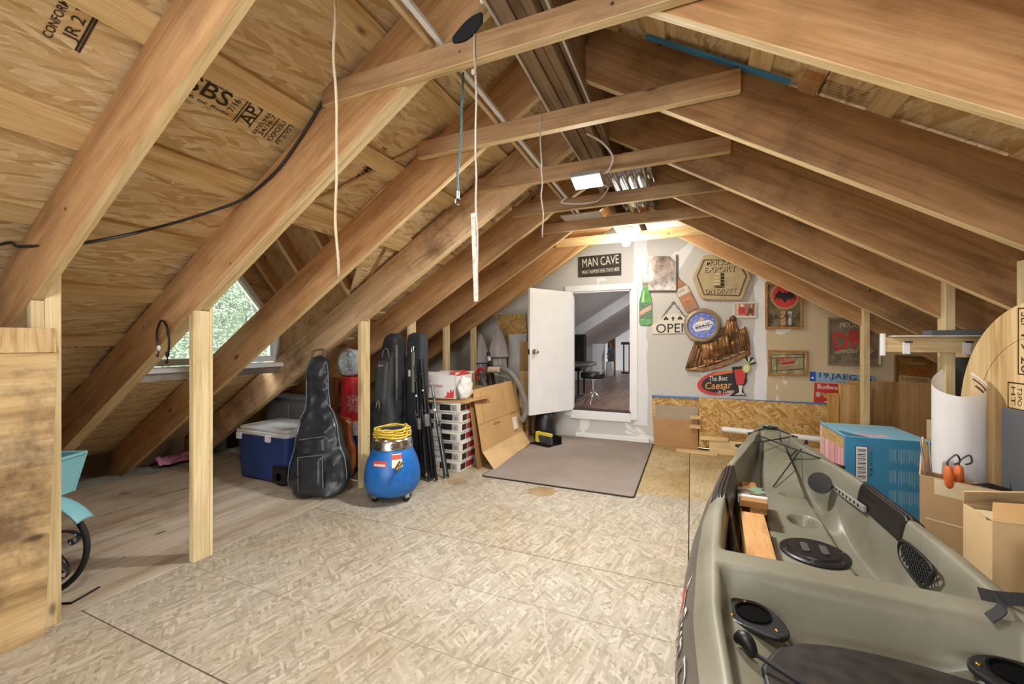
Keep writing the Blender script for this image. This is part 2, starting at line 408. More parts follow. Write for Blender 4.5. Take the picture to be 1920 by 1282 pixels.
for y in RY:
    dbl = abs(y-1.39) < .01 or abs(y-2.61) < .01
    ml = PINE_DIRTY if abs(y-2.61) < .01 else PINE
    for k in ((-.0195, .0195) if dbl else (0,)):
        rafter(-1, y+k, ml, -4.72, dz=(-.006 if k < 0 else 0))
    rafter(1, y, PINE if y < 1.5 else (PINE_DARK if y < 4.2 else PINE), 3.2)
for side in (-1, 1):                           # thin nailers along the end wall
    dn = Vector((side*CT, 0, -ST)); nr = Vector((side*ST, 0, CT)); a = Vector((X0+side*.03, 5.0, zb(X0+side*.03))); L = 3.6/CT
    MB().box((0, 0, 0), (L, .038, .09)).build('nailer', PINE_PALE, ceiling, bevel=.002, M=frame(a+dn*L/2+nr*(RD-.05), dn, z=nr))
# roof sheathing, in the plane of the slope: local x = along the roof, local y = down the slope
def slope(side, lift):
    dn = Vector((side*CT, 0, -ST)); nr = Vector((side*ST, 0, CT))
    return frame(Vector((X0, 0, ZA))+nr*(RD+lift), (0, 1, 0), y=dn)
ML, MR = slope(-1, STRAP), slope(1, STRAP)
def sheath(side, poly):
    return MB().prism(poly, .012 if side < 0 else -.012).build('sheathing_panel', OSB_ROOF, ceiling, M=ML if side < 0 else MR, bevel=.0015, seg=1)
def sd(x): return abs(x-X0)/CT                # slope distance at a world x
rows = [0.0, 1.06, 2.28, 3.50, 4.95]
for side in (-1, 1):
    segs = [(-2.6, -.44), (-.44, 1.41), (2.66, 5.04)] if side < 0 else [(-2.6, -.2), (-.2, 2.24), (2.24, 5.04)]
    for (a, b) in segs:
        for r0, r1 in zip(rows, rows[1:]):
            sheath(side, [(a+.002, r0+.002), (b-.002, r0+.002), (b-.002, r1-.002), (a+.002, r1-.002)])
MB().prism([(-.35, -.22*1), (0, 0), (.35, -.22), (.35, -.20), (0, .03), (-.35, -.20)], 7.7, Matrix(((1, 0, 0, X0), (0, 0, 1, -2.62), (0, 1, 0, ZA+RV+.06), (0, 0, 0, 1)))).build('ridge_cap', OSB_ROOF, ceiling)
DY = 2.03; DZR = 2.36; SLD = 1.2; DHW = .60; DXT = -1.256; DXE = -2.41; DXW = -3.45    # dormer: centre, ridge, slope, half width, top, eave, window
XO = -1.97
sheath(-1, [(1.412, 0), (2.658, 0), (2.658, sd(-2.48)), (2.60, sd(-2.43)), (2.36, sd(-2.10)), (2.24, sd(XO)), (1.412, sd(XO))])
sheath(-1, [(1.412, sd(DXW)), (2.658, sd(DXW)), (2.658, 4.95), (1.412, 4.95)])
# strapping boards across the left slope
MS = slope(-1, 0)
for k in range(-2, 7):
    s0 = sd(-1.80)+k*.466
    if s0 < .1: continue
    w = .105 if k != 0 else .14
    for (a, b) in ((-2.6, 1.41), (2.66, 5.04)) if s0 > sd(-1.86) else ((-2.6, 5.04),):
        M = MS @ Matrix.Translation(((a+b)/2, s0+w/2, STRAP/2-.0005))
        MB().box((0, 0, 0), (b-a, w, STRAP)).build('strapping_board', PINE_PALE, ceiling, M=M, bevel=.002)
for k in range(0, 7):
    s0 = .35+k*.466
    M = slope(1, 0) @ Matrix.Translation((1.22, s0, -STRAP/2))
    MB().box((0, 0, 0), (7.6, .09, STRAP)).build('strapping_board', PINE_PALE, ceiling, M=M, bevel=.002)
# ridge: boards on edge side by side
for i, (x, h, y1, dz) in enumerate(((-.655, .30, 5.0, .02), (-.613, .33, 3.25, 0), (-.571, .33, 3.25, .006), (-.529, .33, 5.0, 0), (-.486, .26, 5.0, .05))):
    MB().box((0, 0, 0), (.038, y1+2.6, h)).build('ridge_board', PINE_GREY, ceiling, M=Matrix.Translation((x, (y1-2.6)/2, 2.36+dz+h/2)), bevel=.003)
# collar ties
CB = 2.205
TIES = [(-2.0, -1.4, .2), (-1.0, -1.4, .25), (1.345, -1.47, .36), (1.955, -1.415, .19), (2.555, -1.385, .20), (3.175, -1.36, .24), (3.785, -1.31, .17), (4.395, -1.36, .12)]
TIEMAT = wood('collar_tie_spruce', '#c5a27c', '#b8946d', '#94714d', dirt=.3)
for i, (y, a, b) in enumerate(TIES):
    m = TIEMAT if i < 7 else PINE_PALE
    hh = .092
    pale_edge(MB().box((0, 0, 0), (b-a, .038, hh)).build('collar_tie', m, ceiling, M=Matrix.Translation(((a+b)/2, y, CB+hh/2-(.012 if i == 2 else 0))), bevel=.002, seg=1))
# short blocks under the sheathing near the ridge on the right
for (s, y, m) in ((1.02, 1.93, PINE), (.12, 1.93, PINE_PALE)):
    M = slope(1, 0) @ Matrix.Translation((y, s, -.004))
    MB().box((0, 0, 0), (.09, .07, .03)).build('blocking', m, ceiling, M=M)
# blue sealing strip on the right slope
BLUE_TAPE = plain('blue_foam_strip', '#3f8fc4', .6)
M = slope(1, 0) @ Matrix.Translation((1.945, .63, .008))
MB().box((0, 0, 0), (.022, .64, .012)).build('sealing_strip', BLUE_TAPE, ceiling, M=M)
# roofing felt over the boards
FELT = plain('roofing_felt', '#2b2927', .95)
for (a, b) in ((-2.6, 1.41), (2.66, 5.04)): MB().box((0, 0, 0), (b-a, 4.95, .004)).build('roofing_felt', FELT, ceiling, M=ML @ Matrix.Translation(((a+b)/2, 2.475, .0155)))
MB().box((0, 0, 0), (7.64, 4.95, .004)).build('roofing_felt', FELT, ceiling, M=MR @ Matrix.Translation((1.22, 2.475, -.0155)))
# ink stamps on the sheathing
def stamp(M2, s, w, h=None, par=ceiling, shear=0): return text('ink_stamp', s, INK, par, M2, w, h, shear, offset=.008)
def onL(px, py, lift=-.001):                       # point of the left sheathing seen at a pixel -> local matrix
    n = Vector((-ST, 0, CT)); p0 = ML.translation; d = ray(px, py); o = Vector((0, 0, CAMH))
    t = (p0-o).dot(n)/d.dot(n); return o+d*t
def stampL(px, py, s, w, ang, h=None):
    p = onL(px, py)+Vector((-CT, 0, -ST))*.05; w *= 1.25; h *= 1.3; M = Matrix.Translation(p-Vector((-ST, 0, CT))*.0015) @ ML.to_3x3().to_4x4() @ Matrix.Rotation(PI, 4, 'X') @ Matrix.Rotation(math.radians(ang), 4, 'Z')
    return stamp(M, s, w, h)
def barL(px, py, w, h, ang):
    p = onL(px, py)+Vector((-CT, 0, -ST))*.05; h *= 1.1; w *= 1.4; M = Matrix.Translation(p-Vector((-ST, 0, CT))*.0015) @ ML.to_3x3().to_4x4() @ Matrix.Rotation(math.radians(-ang), 4, 'Z')
    MB().box((0, 0, 0), (w, h, .0006)).build('ink_stamp', INK, ceiling, M=M)
for (px, py, s, w, a, h) in ((487, 192, 'APA', .11, 90, .045), (512, 205, 'RATED SHEATHING', .15, 90, .014), (520, 212, '24/16 7/16', .13, 90, .016), (538, 222, 'EXPOSURE 1', .14, 90, .018), (552, 232, 'PS 2-92 000', .13, 90, .012),
                             (407, 152, 'SBS', .12, 0, .05), (408, 136, 'Panel sheathing', .13, 0, .012), (404, 178, '16 oc floor', .13, 0, .012), (452, 180, '7/16', .05, 90, .02),
                             (165, 12, 'JR 2 W', .12, 90, .03), (120, 5, 'CONFORMS', .12, 90, .016), (140, 525, 'CSA O325  2R24 W24', .22, 0, .018), (165, 640, 'CAN  SPF 11', .2, 0, .025),
                             (715, 285, 'PANEL 7/16 1R', .14, 90, .03), (705, 300, 'TIMBER', .16, 90, .03), (735, 305, 'WNE', .13, 0, .05)):
    stampL(px, py, s, w, a, h)
MRr = slope(1, STRAP)
for k in range(5): text('ink_stamp', 'APA RATED SHEATHING 24/16 EXP', INK, ceiling, MRr @ Matrix.Translation((1.915+.016*k, sd(.39), .0012)) @ Matrix.Rotation(PI/2, 4, 'Z'), .17, .010)
for (px, py, w, h, a) in ((468, 186, .003, .13, 0), (472, 190, .003, .13, 0), (497, 200, .003, .13, 0), (527, 218, .003, .15, 0), (548, 228, .003, .15, 0), (178, 28, .004, .16, 0), (184, 32, .004, .16, 0)):
    barL(px, py, w, h, a)

# ---------------------------------------------------------------- dormer with its window
def dz(y): return DZR-SLD*abs(y-DY)
def zs_(x): return ZA+RV+.03-SL*abs(x-X0)          # top of the main roof boards
DR = wood('dormer_plank', '#dcbd97', '#cfab80', '#ab8457', axis='Y', dirt=.25)  # wood lightened to stand in for daylight inside the dormer
for sgn in (-1, 1):
    ye = DY+sgn*DHW
    q = [(DXT, DY, DZR), (DXE, ye, dz(ye)), (-3.75, ye, dz(ye)), (-3.75, DY, DZR)]
    up = Vector((0, sgn*math.sin(math.atan(SLD)), math.cos(math.atan(SLD))))*.012
    vs = [Vector(p) for p in q]+[Vector(p)+up for p in q]
    MB().add(vs, [(0, 1, 2, 3), (4, 5, 6, 7), (0, 1, 5, 4), (1, 2, 6, 5), (2, 3, 7, 6), (3, 0, 4, 7)]).build('dormer_sheathing', DR, ceiling)
    MB().prism([(DXE, dz(ye)+.01), (-3.6, zs_(-3.6)-.03), (-3.6, dz(ye)+.01)], .02, Matrix(((1, 0, 0, 0), (0, 0, 1, ye+(.0 if sgn > 0 else -.02)), (0, 1, 0, 0), (0, 0, 0, 1)))).build('dormer_cheek', DR, ceiling)
    for k in range(1, 5):
        x = -1.76-.40*k
        f = min(1, (DXT-x)/(DXT-DXE)); yb = DY+sgn*.31 if k == 1 else lerp(DY, ye, f)-sgn*.01; L0 = Vector((x, DY+sgn*.022, DZR-.09)); L1 = Vector((x, yb, dz(yb)-.075))
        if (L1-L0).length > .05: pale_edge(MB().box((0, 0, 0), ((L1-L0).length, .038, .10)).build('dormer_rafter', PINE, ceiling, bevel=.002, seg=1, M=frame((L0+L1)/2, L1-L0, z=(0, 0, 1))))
MB().bb(-3.7, DXT-.2, DY-.019, DY+.019, DZR-.16, DZR-.005).build('dormer_ridge_board', PINE, ceiling)
win = struct(empty('window_1', (DXW, DY, 1.0)))
wy = .585; ztop = 2.02-1.0; zs = 2.02-1.2*wy-1.0
outer = [(-wy, .0), (wy, .0), (wy, zs), (0, ztop), (-wy, zs)]
def inset(poly, k, c):
    return [(c[0]+(p[0]-c[0])*k, c[1]+(p[1]-c[1])*k) for p in poly]
PVC = plain('white_vinyl', '#dfe3e8', .35, var=.02)
MW = Matrix(((0, 0, 1, 0), (1, 0, 0, 0), (0, 1, 0, 0), (0, 0, 0, 1)))
MB().prism([(-wy-.02, zs), (-wy-.02, zs+.3), (0, ztop+.34), (wy+.02, zs+.3), (wy+.02, zs), (0, ztop)], .04, MW, -.04).build('gable_infill', DR, win)
inn = inset(outer, .885, (0, .42)); n = 5
for i in range(n):
    j = (i+1) % n
    MB().prism([outer[i], outer[j], inn[j], inn[i]], .07, MW, -.03).build('window_frame', PVC, win, bevel=.006)
MB().prism(inset(outer, .9, (0, .42)), .006, MW).build('window_pane', glass('window_glass'), win)
MB().bb(-.02, .14, -wy-.04, wy+.04, -.045, -.01).build('window_sill', PVC, win, bevel=.005)
MB().bb(-.02, .10, -wy-.04, wy+.04, -.10, -.05).build('sill_flashing', STEEL, win, bevel=.003)

# ---------------------------------------------------------------- floor
floor = MB().bb(-5.4, 3.6, -2.6, 5.1, -.12, -.022).build('floor', plain('subfloor_dark', '#5a4a38', .9)); struct(floor)
ys = [-2.74, -1.52, -.30, .92, 2.14, 3.36, 5.04]
for j, (a, b) in enumerate(zip(ys, ys[1:])):
    for (x0, x1) in ((-2.45, -.01), (-.01, 2.43), (2.43, 3.4)):
        M = Matrix.Translation(((x0+x1)/2, (a+b)/2, -.011))
        MB().box((0, 0, 0), (x1-x0-.005, b-a-.005, .022)).build('floor_panel', OSB_FLOOR2 if a > 3 else OSB_FLOOR, floor, M=M, bevel=.0015, seg=1)
for (a, b) in ((-2.6, -.16), (-.16, 2.28), (2.28, 5.04)):
    for (x0, x1) in ((-3.67, -2.45), (-4.46, -3.67)):
        M = Matrix.Translation(((x0+x1)/2, (a+b)/2, -.010))
        MB().box((0, 0, 0), (x1-x0-.006, b-a-.006, .022)).build('floor_panel', PLYY, floor, M=M, bevel=.002, seg=1)
CHALK = plain('chalk_line', '#8b8170', .9)
for y, x0, x1 in ((1.33, -2.4, .0), (1.73, -1.9, .0), (2.54, -1.7, -.05)):
    MB().bb(x0, x1, y-.0012, y+.0012, .0002, .0007).build('chalk_line', CHALK, floor)
def ribbon(pix, w, mat, z=.0006):
    P = spline([atZ(a, b, z) for a, b in pix], 6); mb = MB(); vs = []; fs = []
    for i, p in enumerate(P):
        t = (P[min(i+1, len(P)-1)]-P[max(i-1, 0)]).normalized(); nrm = Vector((-t.y, t.x, 0))
        ww = w*(.55+.9*abs(noise.noise(p*9)))*(1 if 0 < i < len(P)-1 else .15)+nrm.length*0
        jit = nrm*noise.noise(p*23)*.012
        vs += [p+jit+nrm*ww, p+jit-nrm*ww]
    fs = [(2*i, 2*i+1, 2*i+3, 2*i+2) for i in range(len(P)-1)]
    mb.add(vs, fs); return mb.build('floor_stain', mat, floor, fix=False)
STN = plain('water_stain', '#a8987f', .8, var=.1); STN2 = plain('brown_stain', '#9a8260', .8, var=.12)
ribbon([(985, 934), (930, 943), (880, 955), (862, 968), (840, 982), (842, 992), (860, 997)], .012, STN)
ribbon([(1080, 957), (1060, 958), (1020, 968), (1010, 985), (990, 995)], .007, STN)
ribbon([(1080, 957), (1100, 950), (1115, 960), (1165, 966), (1200, 985), (1215, 1010), (1240, 1035)], .006, STN)
ribbon([(1008, 1095), (1020, 1135), (1022, 1180), (1030, 1260)], .0035, plain('white_scuff', '#b9b0a0', .8))
for (cx, cy, rx, ry) in ((1015, 921, 28, 9), (855, 903, 18, 6)):
    MB().prism([tuple(atZ(cx+x*(1+.25*math.sin(5*x)), cy+y*(1+.3*math.cos(3*y)), 0).to_2d()) for x, y in ell(0, 0, rx, ry, 18)], .0006, z0=.0002).build('floor_stain', STN2, floor)

# ---------------------------------------------------------------- knee walls
wl = struct(empty('wall_left'))
def stud(par, x0, x1, ya, yb, z0, zf):
    """stud with a top cut to the slope of the rafters"""
    MB().prism([(x0, 0), (x1, 0), (x1, zf(x1)), (x0, zf(x0))], yb-ya, Matrix(((1, 0, 0, 0), (0, 0, 1, ya), (0, 1, 0, 0), (0, 0, 0, 1)))).build('stud', PINE_Z, par, bevel=.002)
for y in (-1.66, -.44, .78, 1.39, 2.61, 3.22, 3.83, 4.44):
    hf = .040 if y in (1.39, 2.61) else .019
    stud(wl, -2.455, -2.417, y-hf, y+hf, 0, lambda x: zb(x)-.008)
    stud(wl, -2.455, -2.417, y+hf+.001, y+hf+(.018 if hf > .03 else .05), 0, lambda x: zb(x)+.13)
# weathered plywood sheet on the near studs
edge = [(.815, 1.20), (.825, 1.13), (.82, 1.08), (.81, .80), (.80, .45), (.785, .0)]
poly = [(-1.9, 0), (-1.9, 1.21)]+edge
MYZ = Matrix(((0, 0, 1, -2.384), (1, 0, 0, 0), (0, 1, 0, 0), (0, 0, 0, 1)))
MB().prism(poly, .016, MYZ).build('plywood_sheet', wood('weathered_plywood', '#d0b78c', '#bd9f70', '#8d724d', axis='Y', grain=.8, dirt=.8), wl, bevel=.002)
MB().bb(-2.386, -2.360, -1.9, .815, 1.128, 1.225).build('top_rail', wood('grooved_rail', '#dcc294', '#c9a976', '#8e6d43', axis='Z', grain=2.2), wl, bevel=.003)
wr = struct(empty('wall_right'))
XR = 1.335
for y in (2.61, 3.22, 4.44):
    stud(wr, XR, XR+.042, y-.019, y+.019, 0, lambda x: zb(x)-.002)
    stud(wr, XR, XR+.042, y-.070, y-.020, 0, lambda x: zb(x)+.22)
EAV = plain('eave_board', '#6b5843', .9)
struct(MB().bb(-4.80, -4.76, -2.6, 5.04, -.14, .20).build('wall_eave_left', EAV)); struct(MB().bb(3.36, 3.40, -2.6, 5.04, -.14, .30).build('wall_eave_right', EAV))
# rear gable behind the camera, with a window added to bring in daylight
GW = plain('gable_plywood', '#c8ae82', .8)
rear = MB()
for (a, b, c, d) in ((-4.9, -1.87, 0, 2.9), (.73, 3.5, 0, 2.9), (-1.87, .73, 0, .40), (-1.87, .73, 1.9, 2.9)): rear.bb(a, b, -2.72, -2.6, c, d)
struct(rear.build('wall_rear', GW))
w2 = struct(empty('added_rear_window', (-.57, -2.6, .4)))
for x in (-1.3, 0, 1.3): MB().bb(x-.03, x+.03, -.06, -.02, 0, 1.5).build('window_frame', PVC, w2)
for z in (.03, 1.47): MB().bb(-1.3, 1.3, -.06, -.02, z-.03, z+.03).build('window_frame', PVC, w2)
MB().bb(-1.3, 1.3, -.045, -.040, 0, 1.5).build('window_pane', glass('window_glass'), w2)

# ---------------------------------------------------------------- end wall with the door
t = NT('patched_drywall'); tc = t.n('ShaderNodeTexCoord'); sx = t.n('ShaderNodeSeparateXYZ'); t.l(tc, 'Object', sx, 0)
nz = t.n('ShaderNodeTexNoise', i_Scale=2.6, i_Detail=3.0, i_Distortion=.6); t.l(tc, 'Object', nz, 'Vector')
wob = t.n('ShaderNodeTexNoise', i_Scale=6.0); t.l(tc, 'Object', wob, 'Vector')
xw = t.math('MULTIPLY_ADD', (wob, 0), .06); t.t.links.new(sx.outputs[0], xw.inputs[2])
def band(a, b):
    g = t.math('GREATER_THAN', (xw, 0), a); l_ = t.math('LESS_THAN', (xw, 0), b); return t.math('MULTIPLY', (g, 0), (l_, 0))
base = t.mix((t.math('GREATER_THAN', (xw, 0), .72), 0), lin('#c9c7c2'), lin('#cdbb98'))
pat = t.ramp([(.64, (0, 0, 0, 1)), (.66, (1, 1, 1, 1))], nz, 0)
c1 = t.mix((pat, 0), (base, 2), lin('#e6e6e4'))
b1 = band(.655, .76); c2 = t.mix((b1, 0), (c1, 2), lin('#e9ecef'))
b2 = band(-.59, -.43); zl = t.math('GREATER_THAN', (sx, 2), .2); b2 = t.math('MULTIPLY', (b2, 0), (zl, 0)); c3 = t.mix((b2, 0), (c2, 2), lin('#e3e6ea'))
t.col(c3, 2); t.rough(.75); t.bump(nz, 0, .1, .004); DRY = t.m
DX0, DX1, DZ0, DZ1 = -1.372, -.645, .33, 1.79
def gable(x0, x1, za=None, zt=None):
    xs_ = [x0]+([X0] if x0 < X0 < x1 else [])+[x1]
    return [(x0, za), (x1, za)]+[(x, min(zb(x)+RV+.02, 9) if zt is None else zt) for x in reversed(xs_)]
wb = MB()
for p in (gable(-4.9, DX0, 0), gable(DX1, 3.45, 0), gable(DX0, DX1, DZ1), gable(DX0, DX1, 0, DZ0)):
    wb.prism(p, .10, Matrix(((1, 0, 0, 0), (0, 0, 1, WALLY), (0, 1, 0, 0), (0, 0, 0, 1))))
wall_back = struct(wb.build('wall_back', DRY))
# door casing
trim = struct(empty('trim_1', ((DX0+DX1)/2, WALLY, DZ0)))
hw = (DX1-DX0)/2; hh = DZ1-DZ0; cw = .075
MB().bb(-hw-cw, -hw, -.022, .0, -cw, hh+cw).build('casing', WHITE, trim, bevel=.006)
MB().bb(hw, hw+cw, -.022, .0, -cw, hh+cw).build('casing', WHITE, trim, bevel=.006)
MB().bb(-hw, hw, -.022, .0, hh, hh+cw).build('casing', WHITE, trim, bevel=.006)
MB().bb(-hw, hw, -.022, .0, -cw-.03, 0).build('casing', WHITE, trim, bevel=.006)
for (a, b, c, d) in ((-hw, -hw+.015, 0, hh), (hw-.015, hw, 0, hh), (-hw, hw, hh-.015, hh)):
    MB().bb(a, b, 0, .12, c, d).build('jamb', WHITE, trim)
MB().bb(-hw, hw, -.01, .12, 0, .015).build('threshold', plain('dark_threshold', '#3a2d26', .5), trim, bevel=.004)
# door leaf, swung into the attic
H = Vector((DX0+.01, WALLY-.02, DZ0+.006)); E = Vector((-1.70, 4.405, DZ0+.006)); dd = (E-H).normalized()
door = struct(empty('door_1', H)); door.rotation_euler = (0, 0, math.atan2(dd.y, dd.x))
LW = .70; LH = DZ1-DZ0-.012
MB().bb(0, LW, 0, .035, 0, LH).build('door_slab', WHITE, door, bevel=.004)
for s_ in (1, -1):
    y0 = .035 if s_ > 0 else 0
    Mk = Matrix.Translation((LW-.06, y0, LH*.5)) @ Matrix.Rotation(-PI/2*s_, 4, 'X')
    MB().lathe([(.001, 0), (.031, 0), (.031, .006), (.012, .010), (.011, .028), (.022, .036), (.027, .048), (.024, .060), (.012, .066), (.001, .067)], 24, Mk).build('door_knob', CHROME, door, smooth=True, sharp=50)
MB().bb(LW-.001, LW+.002, .005, .030, LH*.5-.03, LH*.5+.03).build('latch_plate', CHROME, door)
for z in (.15, LH-.15): MB().bb(-.008, .03, .034, .037, z-.045, z+.045).build('hinge', WHITE, door)
# sheets and framing fixed to the lower end wall
def wallsheet(name, pix, y, th, mat, par=wall_back, bevel=.002):
    P = [atY(a, b, y) for a, b in pix]
    c = Vector((sum(p.x for p in P)/len(P), y, sum(p.z for p in P)/len(P)))
    return MB().prism([(p.x-c.x, p.z-c.z) for p in P], th).build(name, mat, par, bevel=bevel, M=FACE(c.x, c.y+th, c.z))
wallsheet('osb_sheet', [(1222, 742), (1590, 760), (1590, 850), (1226, 832)], 5.015, .012, OSB_WALL)
wallsheet('blue_edge_strip', [(1222, 741), (1590, 758), (1590, 762), (1222, 744)], 5.0, .03, plain('blue_edge_paint', '#4d7fae', .5))
wallsheet('osb_sheet', [(934, 590), (985, 588), (1000, 800), (936, 800)], 4.96, .012, OSB_WALL)
wallsheet('plywood_sheet', [(985, 740), (1046, 740), (1035, 812), (985, 812)], 5.0, .015, PLYZ)
for px in (1012, 1030):
    p = atY(px, 790, 4.985); MB().bb(p.x-.012, p.x+.012, 4.965, 4.998, .0, .42).build('stud', PINE_Z, wall_back)
for (p, w) in (((1290, 440), .6), ((1085, 450), .5)): pass
bs = MB().bb(-1.30, -.44, 5.0, 5.035, .0, .06).build('baseboard_back', WHITE, bevel=.004); struct(bs)

# ---------------------------------------------------------------- finished loft room beyond the door
GREYW = plain('loft_grey_wall', '#b9bcc6', .7, var=.02); LWHITE = plain('loft_white_wall', '#dfe1e4', .65, var=.015); LCEIL = plain('loft_ceiling', '#c3c4c8', .7, var=.01)
ZF = .30
lf = MB().bb(-3.2, 2.2, 5.14, 13.2, ZF-.1, ZF-.02).build('floor_loft', plain('loft_subfloor', '#4a3930', .8)); struct(lf)
LAM = wood('laminate_floor', '#8d7263', '#7b6153', '#5d463b', axis='Y', knots=False, rough=.35)
for i in range(22):
    x = -2.7+i*.155
    for (a, b) in (((5.16, 7.0), (7.0, 9.3), (9.3, 13)) if i % 2 else ((5.16, 6.2), (6.2, 8.4), (8.4, 13))):
        MB().box((0, 0, 0), (.1535, b-a-.002, .02)).build('floor_plank', LAM, lf, M=Matrix.Translation((x, (a+b)/2, ZF-.01)), bevel=.001, seg=1)
struct(MB().bb(-3.0, -2.62, 5.14, 9.4, ZF-.1, 2.2).build('wall_loft_left', plain('loft_blue_grey_wall', '#8d909b', .7, var=.02)))
struct(MB().bb(-3.0, -2.05, 9.4, 10.9, ZF-.1, 2.2).build('wall_loft_bump', LWHITE))
struct(MB().bb(-2.05, -2.02, 9.4, 10.9, ZF, ZF+.14).build('baseboard_loft', WHITE))
struct(MB().bb(-3.0, 2.2, 12.9, 13.0, ZF-.1, 3).build('wall_loft_end', LWHITE))
struct(MB().bb(2.1, 2.2, 5.14, 13.0, ZF-.1, 3).build('wall_loft_right', GREYW))
lc = MB()
zc = lambda x: 2.47-.62*abs(x+.2)
P = [(-3.0, zc(-3.0)), (-.2, zc(-.2)), (2.2, zc(2.2)), (2.2, zc(2.2)+.1), (-.2, zc(-.2)+.1), (-3.0, zc(-3)+.1)]
lc.prism(P, 7.9, Matrix(((1, 0, 0, 0), (0, 0, 1, 5.14), (0, 1, 0, 0), (0, 0, 0, 1))))
struct(lc.build('ceiling_loft', LCEIL))
# lower white soffit further into the loft room
P2 = [(-3.0, zc(-3.0)-.2), (-.2, zc(-.2)-.2), (2.2, zc(2.2)-.2), (2.2, zc(2.2)-.001), (-.2, zc(-.2)-.001), (-3.0, zc(-3)-.001)]
so_ = MB().prism(P2, 3.7, Matrix(((1, 0, 0, 0), (0, 0, 1, 7.2), (0, 1, 0, 0), (0, 0, 0, 1)))).build('ceiling_loft_soffit', LWHITE); struct(so_)
p = atY(1148, 640, 11.0); struct(MB().bb(p.x-.11, p.x+.07, 10.95, 11.1, ZF, 2.6).build('trim_4', wood('brown_post', '#9a7444', '#84602f', '#644520', axis='Z')))
# ================================================================ kayak
def kayak_mat():
    t = NT('khaki_polyethylene'); mp = t.coord(); n1 = t.n('ShaderNodeTexNoise', i_Scale=3.0, i_Detail=6.0, i_Roughness=.6); t.l(mp, 0, n1, 'Vector')
    r = t.ramp([(.3, '#6f6c5c'), (.55, '#7f7c6c'), (.75, '#949183')], n1, 0)
    m2 = t.coord(scale=(6, 60, 20), rot=(0, 0, .6)); n2 = t.n('ShaderNodeTexNoise', i_Scale=4.0, i_Detail=3.0); t.l(m2, 0, n2, 'Vector')
    sr = t.ramp([(.68, (0, 0, 0, 1)), (.74, (.35, .35, .35, 1))], n2, 0); m = t.mix((sr, 0), (r, 0), lin('#a59f88'))
    t.col(m, 2); t.rough(.38); t.b.inputs['Specular IOR Level'].default_value = .45; t.bump(n1, 0, .05, .01); return t.m
KHAKI = kayak_mat()
KO = Vector((.44, 1.5, 0)); KR = -math.atan(.05); KBOW = 2.25; KL = 3.3
kay = thing('kayak', 'khaki plastic fishing kayak lying on the attic floor', 'kayak', KO, (0, 0, KR))
KINV = (Matrix.Translation(KO) @ Matrix.Rotation(KR, 4, 'Z')).inverted()
def K(p): return KINV @ Vector(p)
HB = [(0, .03), (.05, .075), (.19, .135), (.45, .21), (.68, .28), (1.24, .392), (1.55, .432), (1.875, .462), (2.15, .472), (2.5, .468), (2.9, .43), (3.15, .33), (3.3, .12)]
ZG = [(0, .53), (.3, .51), (.8, .48), (1.5, .46), (2.3, .455), (3.3, .49)]
HOLES = []      # (x, y, rx, ry, depth)
def hole(px, py, rx, ry, d, z=.25):
    p = K(atZ(px, py, z)); HOLES.append((p.x, p.y, rx, ry, d)); return p
hole(1507, 976, .066, .066, .07); hole(1494, 938, .085, .022, .03); hole(1477, 886, .05, .028, .03)
HATCH = K(atZ(1527, 1030, .255))
def deck_z(x, s, hb):
    a = x/max(hb*.90, 1e-6); aa = abs(a); zg = interp(ZG, s)
    crown = zg-.055*max(0, (aa-.86)/.14)**2-.012*max(0, (.80-aa)/.1 if aa < .80 else 0)*0
    ck = sstep(.20, .34, s)*(1-sstep(2.11, 2.165, s))
    wlim = lerp(.62, .83, sstep(.3, 1.1, s))
    wall = 1-sstep(wlim-.16 if a > 0 else wlim-.09, wlim, aa)
    zf = .15+.085*(1-sstep(.34, .44, aa))+.20*(1-sstep(.25, 1.0, s))+.03*(1-sstep(.9, 1.5, s))
    # scallops in the side wall
    zf += .10*math.exp(-((s-1.02)/.10)**2)*sstep(.45, .7, aa)
    z = lerp(crown, min(zf, crown), ck*wall)
    tk = sstep(2.255, 2.29, s)*(1-sstep(3.02, 3.12, s))
    tw = 1-sstep(.76, .86, aa)
    zt = .365-.085*(1-sstep(.25, .80, aa))
    z = lerp(z, min(zt, z), tk*tw)
    if s < 2.11:
        y = KBOW-s
        for (hx, hy, rx, ry, d) in HOLES:
            q = ((x-hx)/rx)**2+((y-hy)/ry)**2
            z -= d*(1-sstep(.7, 1.15, q))
    return z
NS, NA = 330, 96
def deck_pt(u, v):
    s = v*KL; hb = interp(HB, s); a = (2*u-1); x = a*hb*.90
    return Vector((x, KBOW-s, deck_z(x, s, hb)))
MB().grid(deck_pt, NA, NS).build('deck', KHAKI, kay, smooth=True, fix=False)
PRO = [(.90, None, -.055), (.945, None, -.085), (.985, None, -.14), (1.0, None, -.20), (.985, .20, 0), (.95, .12, 0), (.86, .055, 0), (.68, .022, 0), (.4, .010, 0), (0, .002, 0)]
def hull_pt(u, v):
    s = v*KL; hb = interp(HB, s); zg = interp(ZG, s); k = u*18; i = int(round(k)); sg = -1
    if i > 9: i = 18-i; sg = 1
    f, z, dz_ = PRO[i]; zz = (zg+dz_) if z is None else z
    rk = .30*(1-sstep(0, .55, s))**1.5+.18*sstep(2.9, 3.3, s)     # bow and stern sweep up
    zz = max(zz, min(rk+zz*.6, zg-.056)) if z is not None else max(zz, 0)
    return Vector((sg*hb*f, KBOW-s, zz))
HULLM = plain('khaki_hull_shaded', '#57524a', .42, var=.08, scale=3)  # darker copy of the khaki, the side's shade put into the colour
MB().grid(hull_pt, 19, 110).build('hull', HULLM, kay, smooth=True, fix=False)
def kz(p): # deck height under a local point
    s = KBOW-p.y; return deck_z(p.x, s, interp(HB, s))
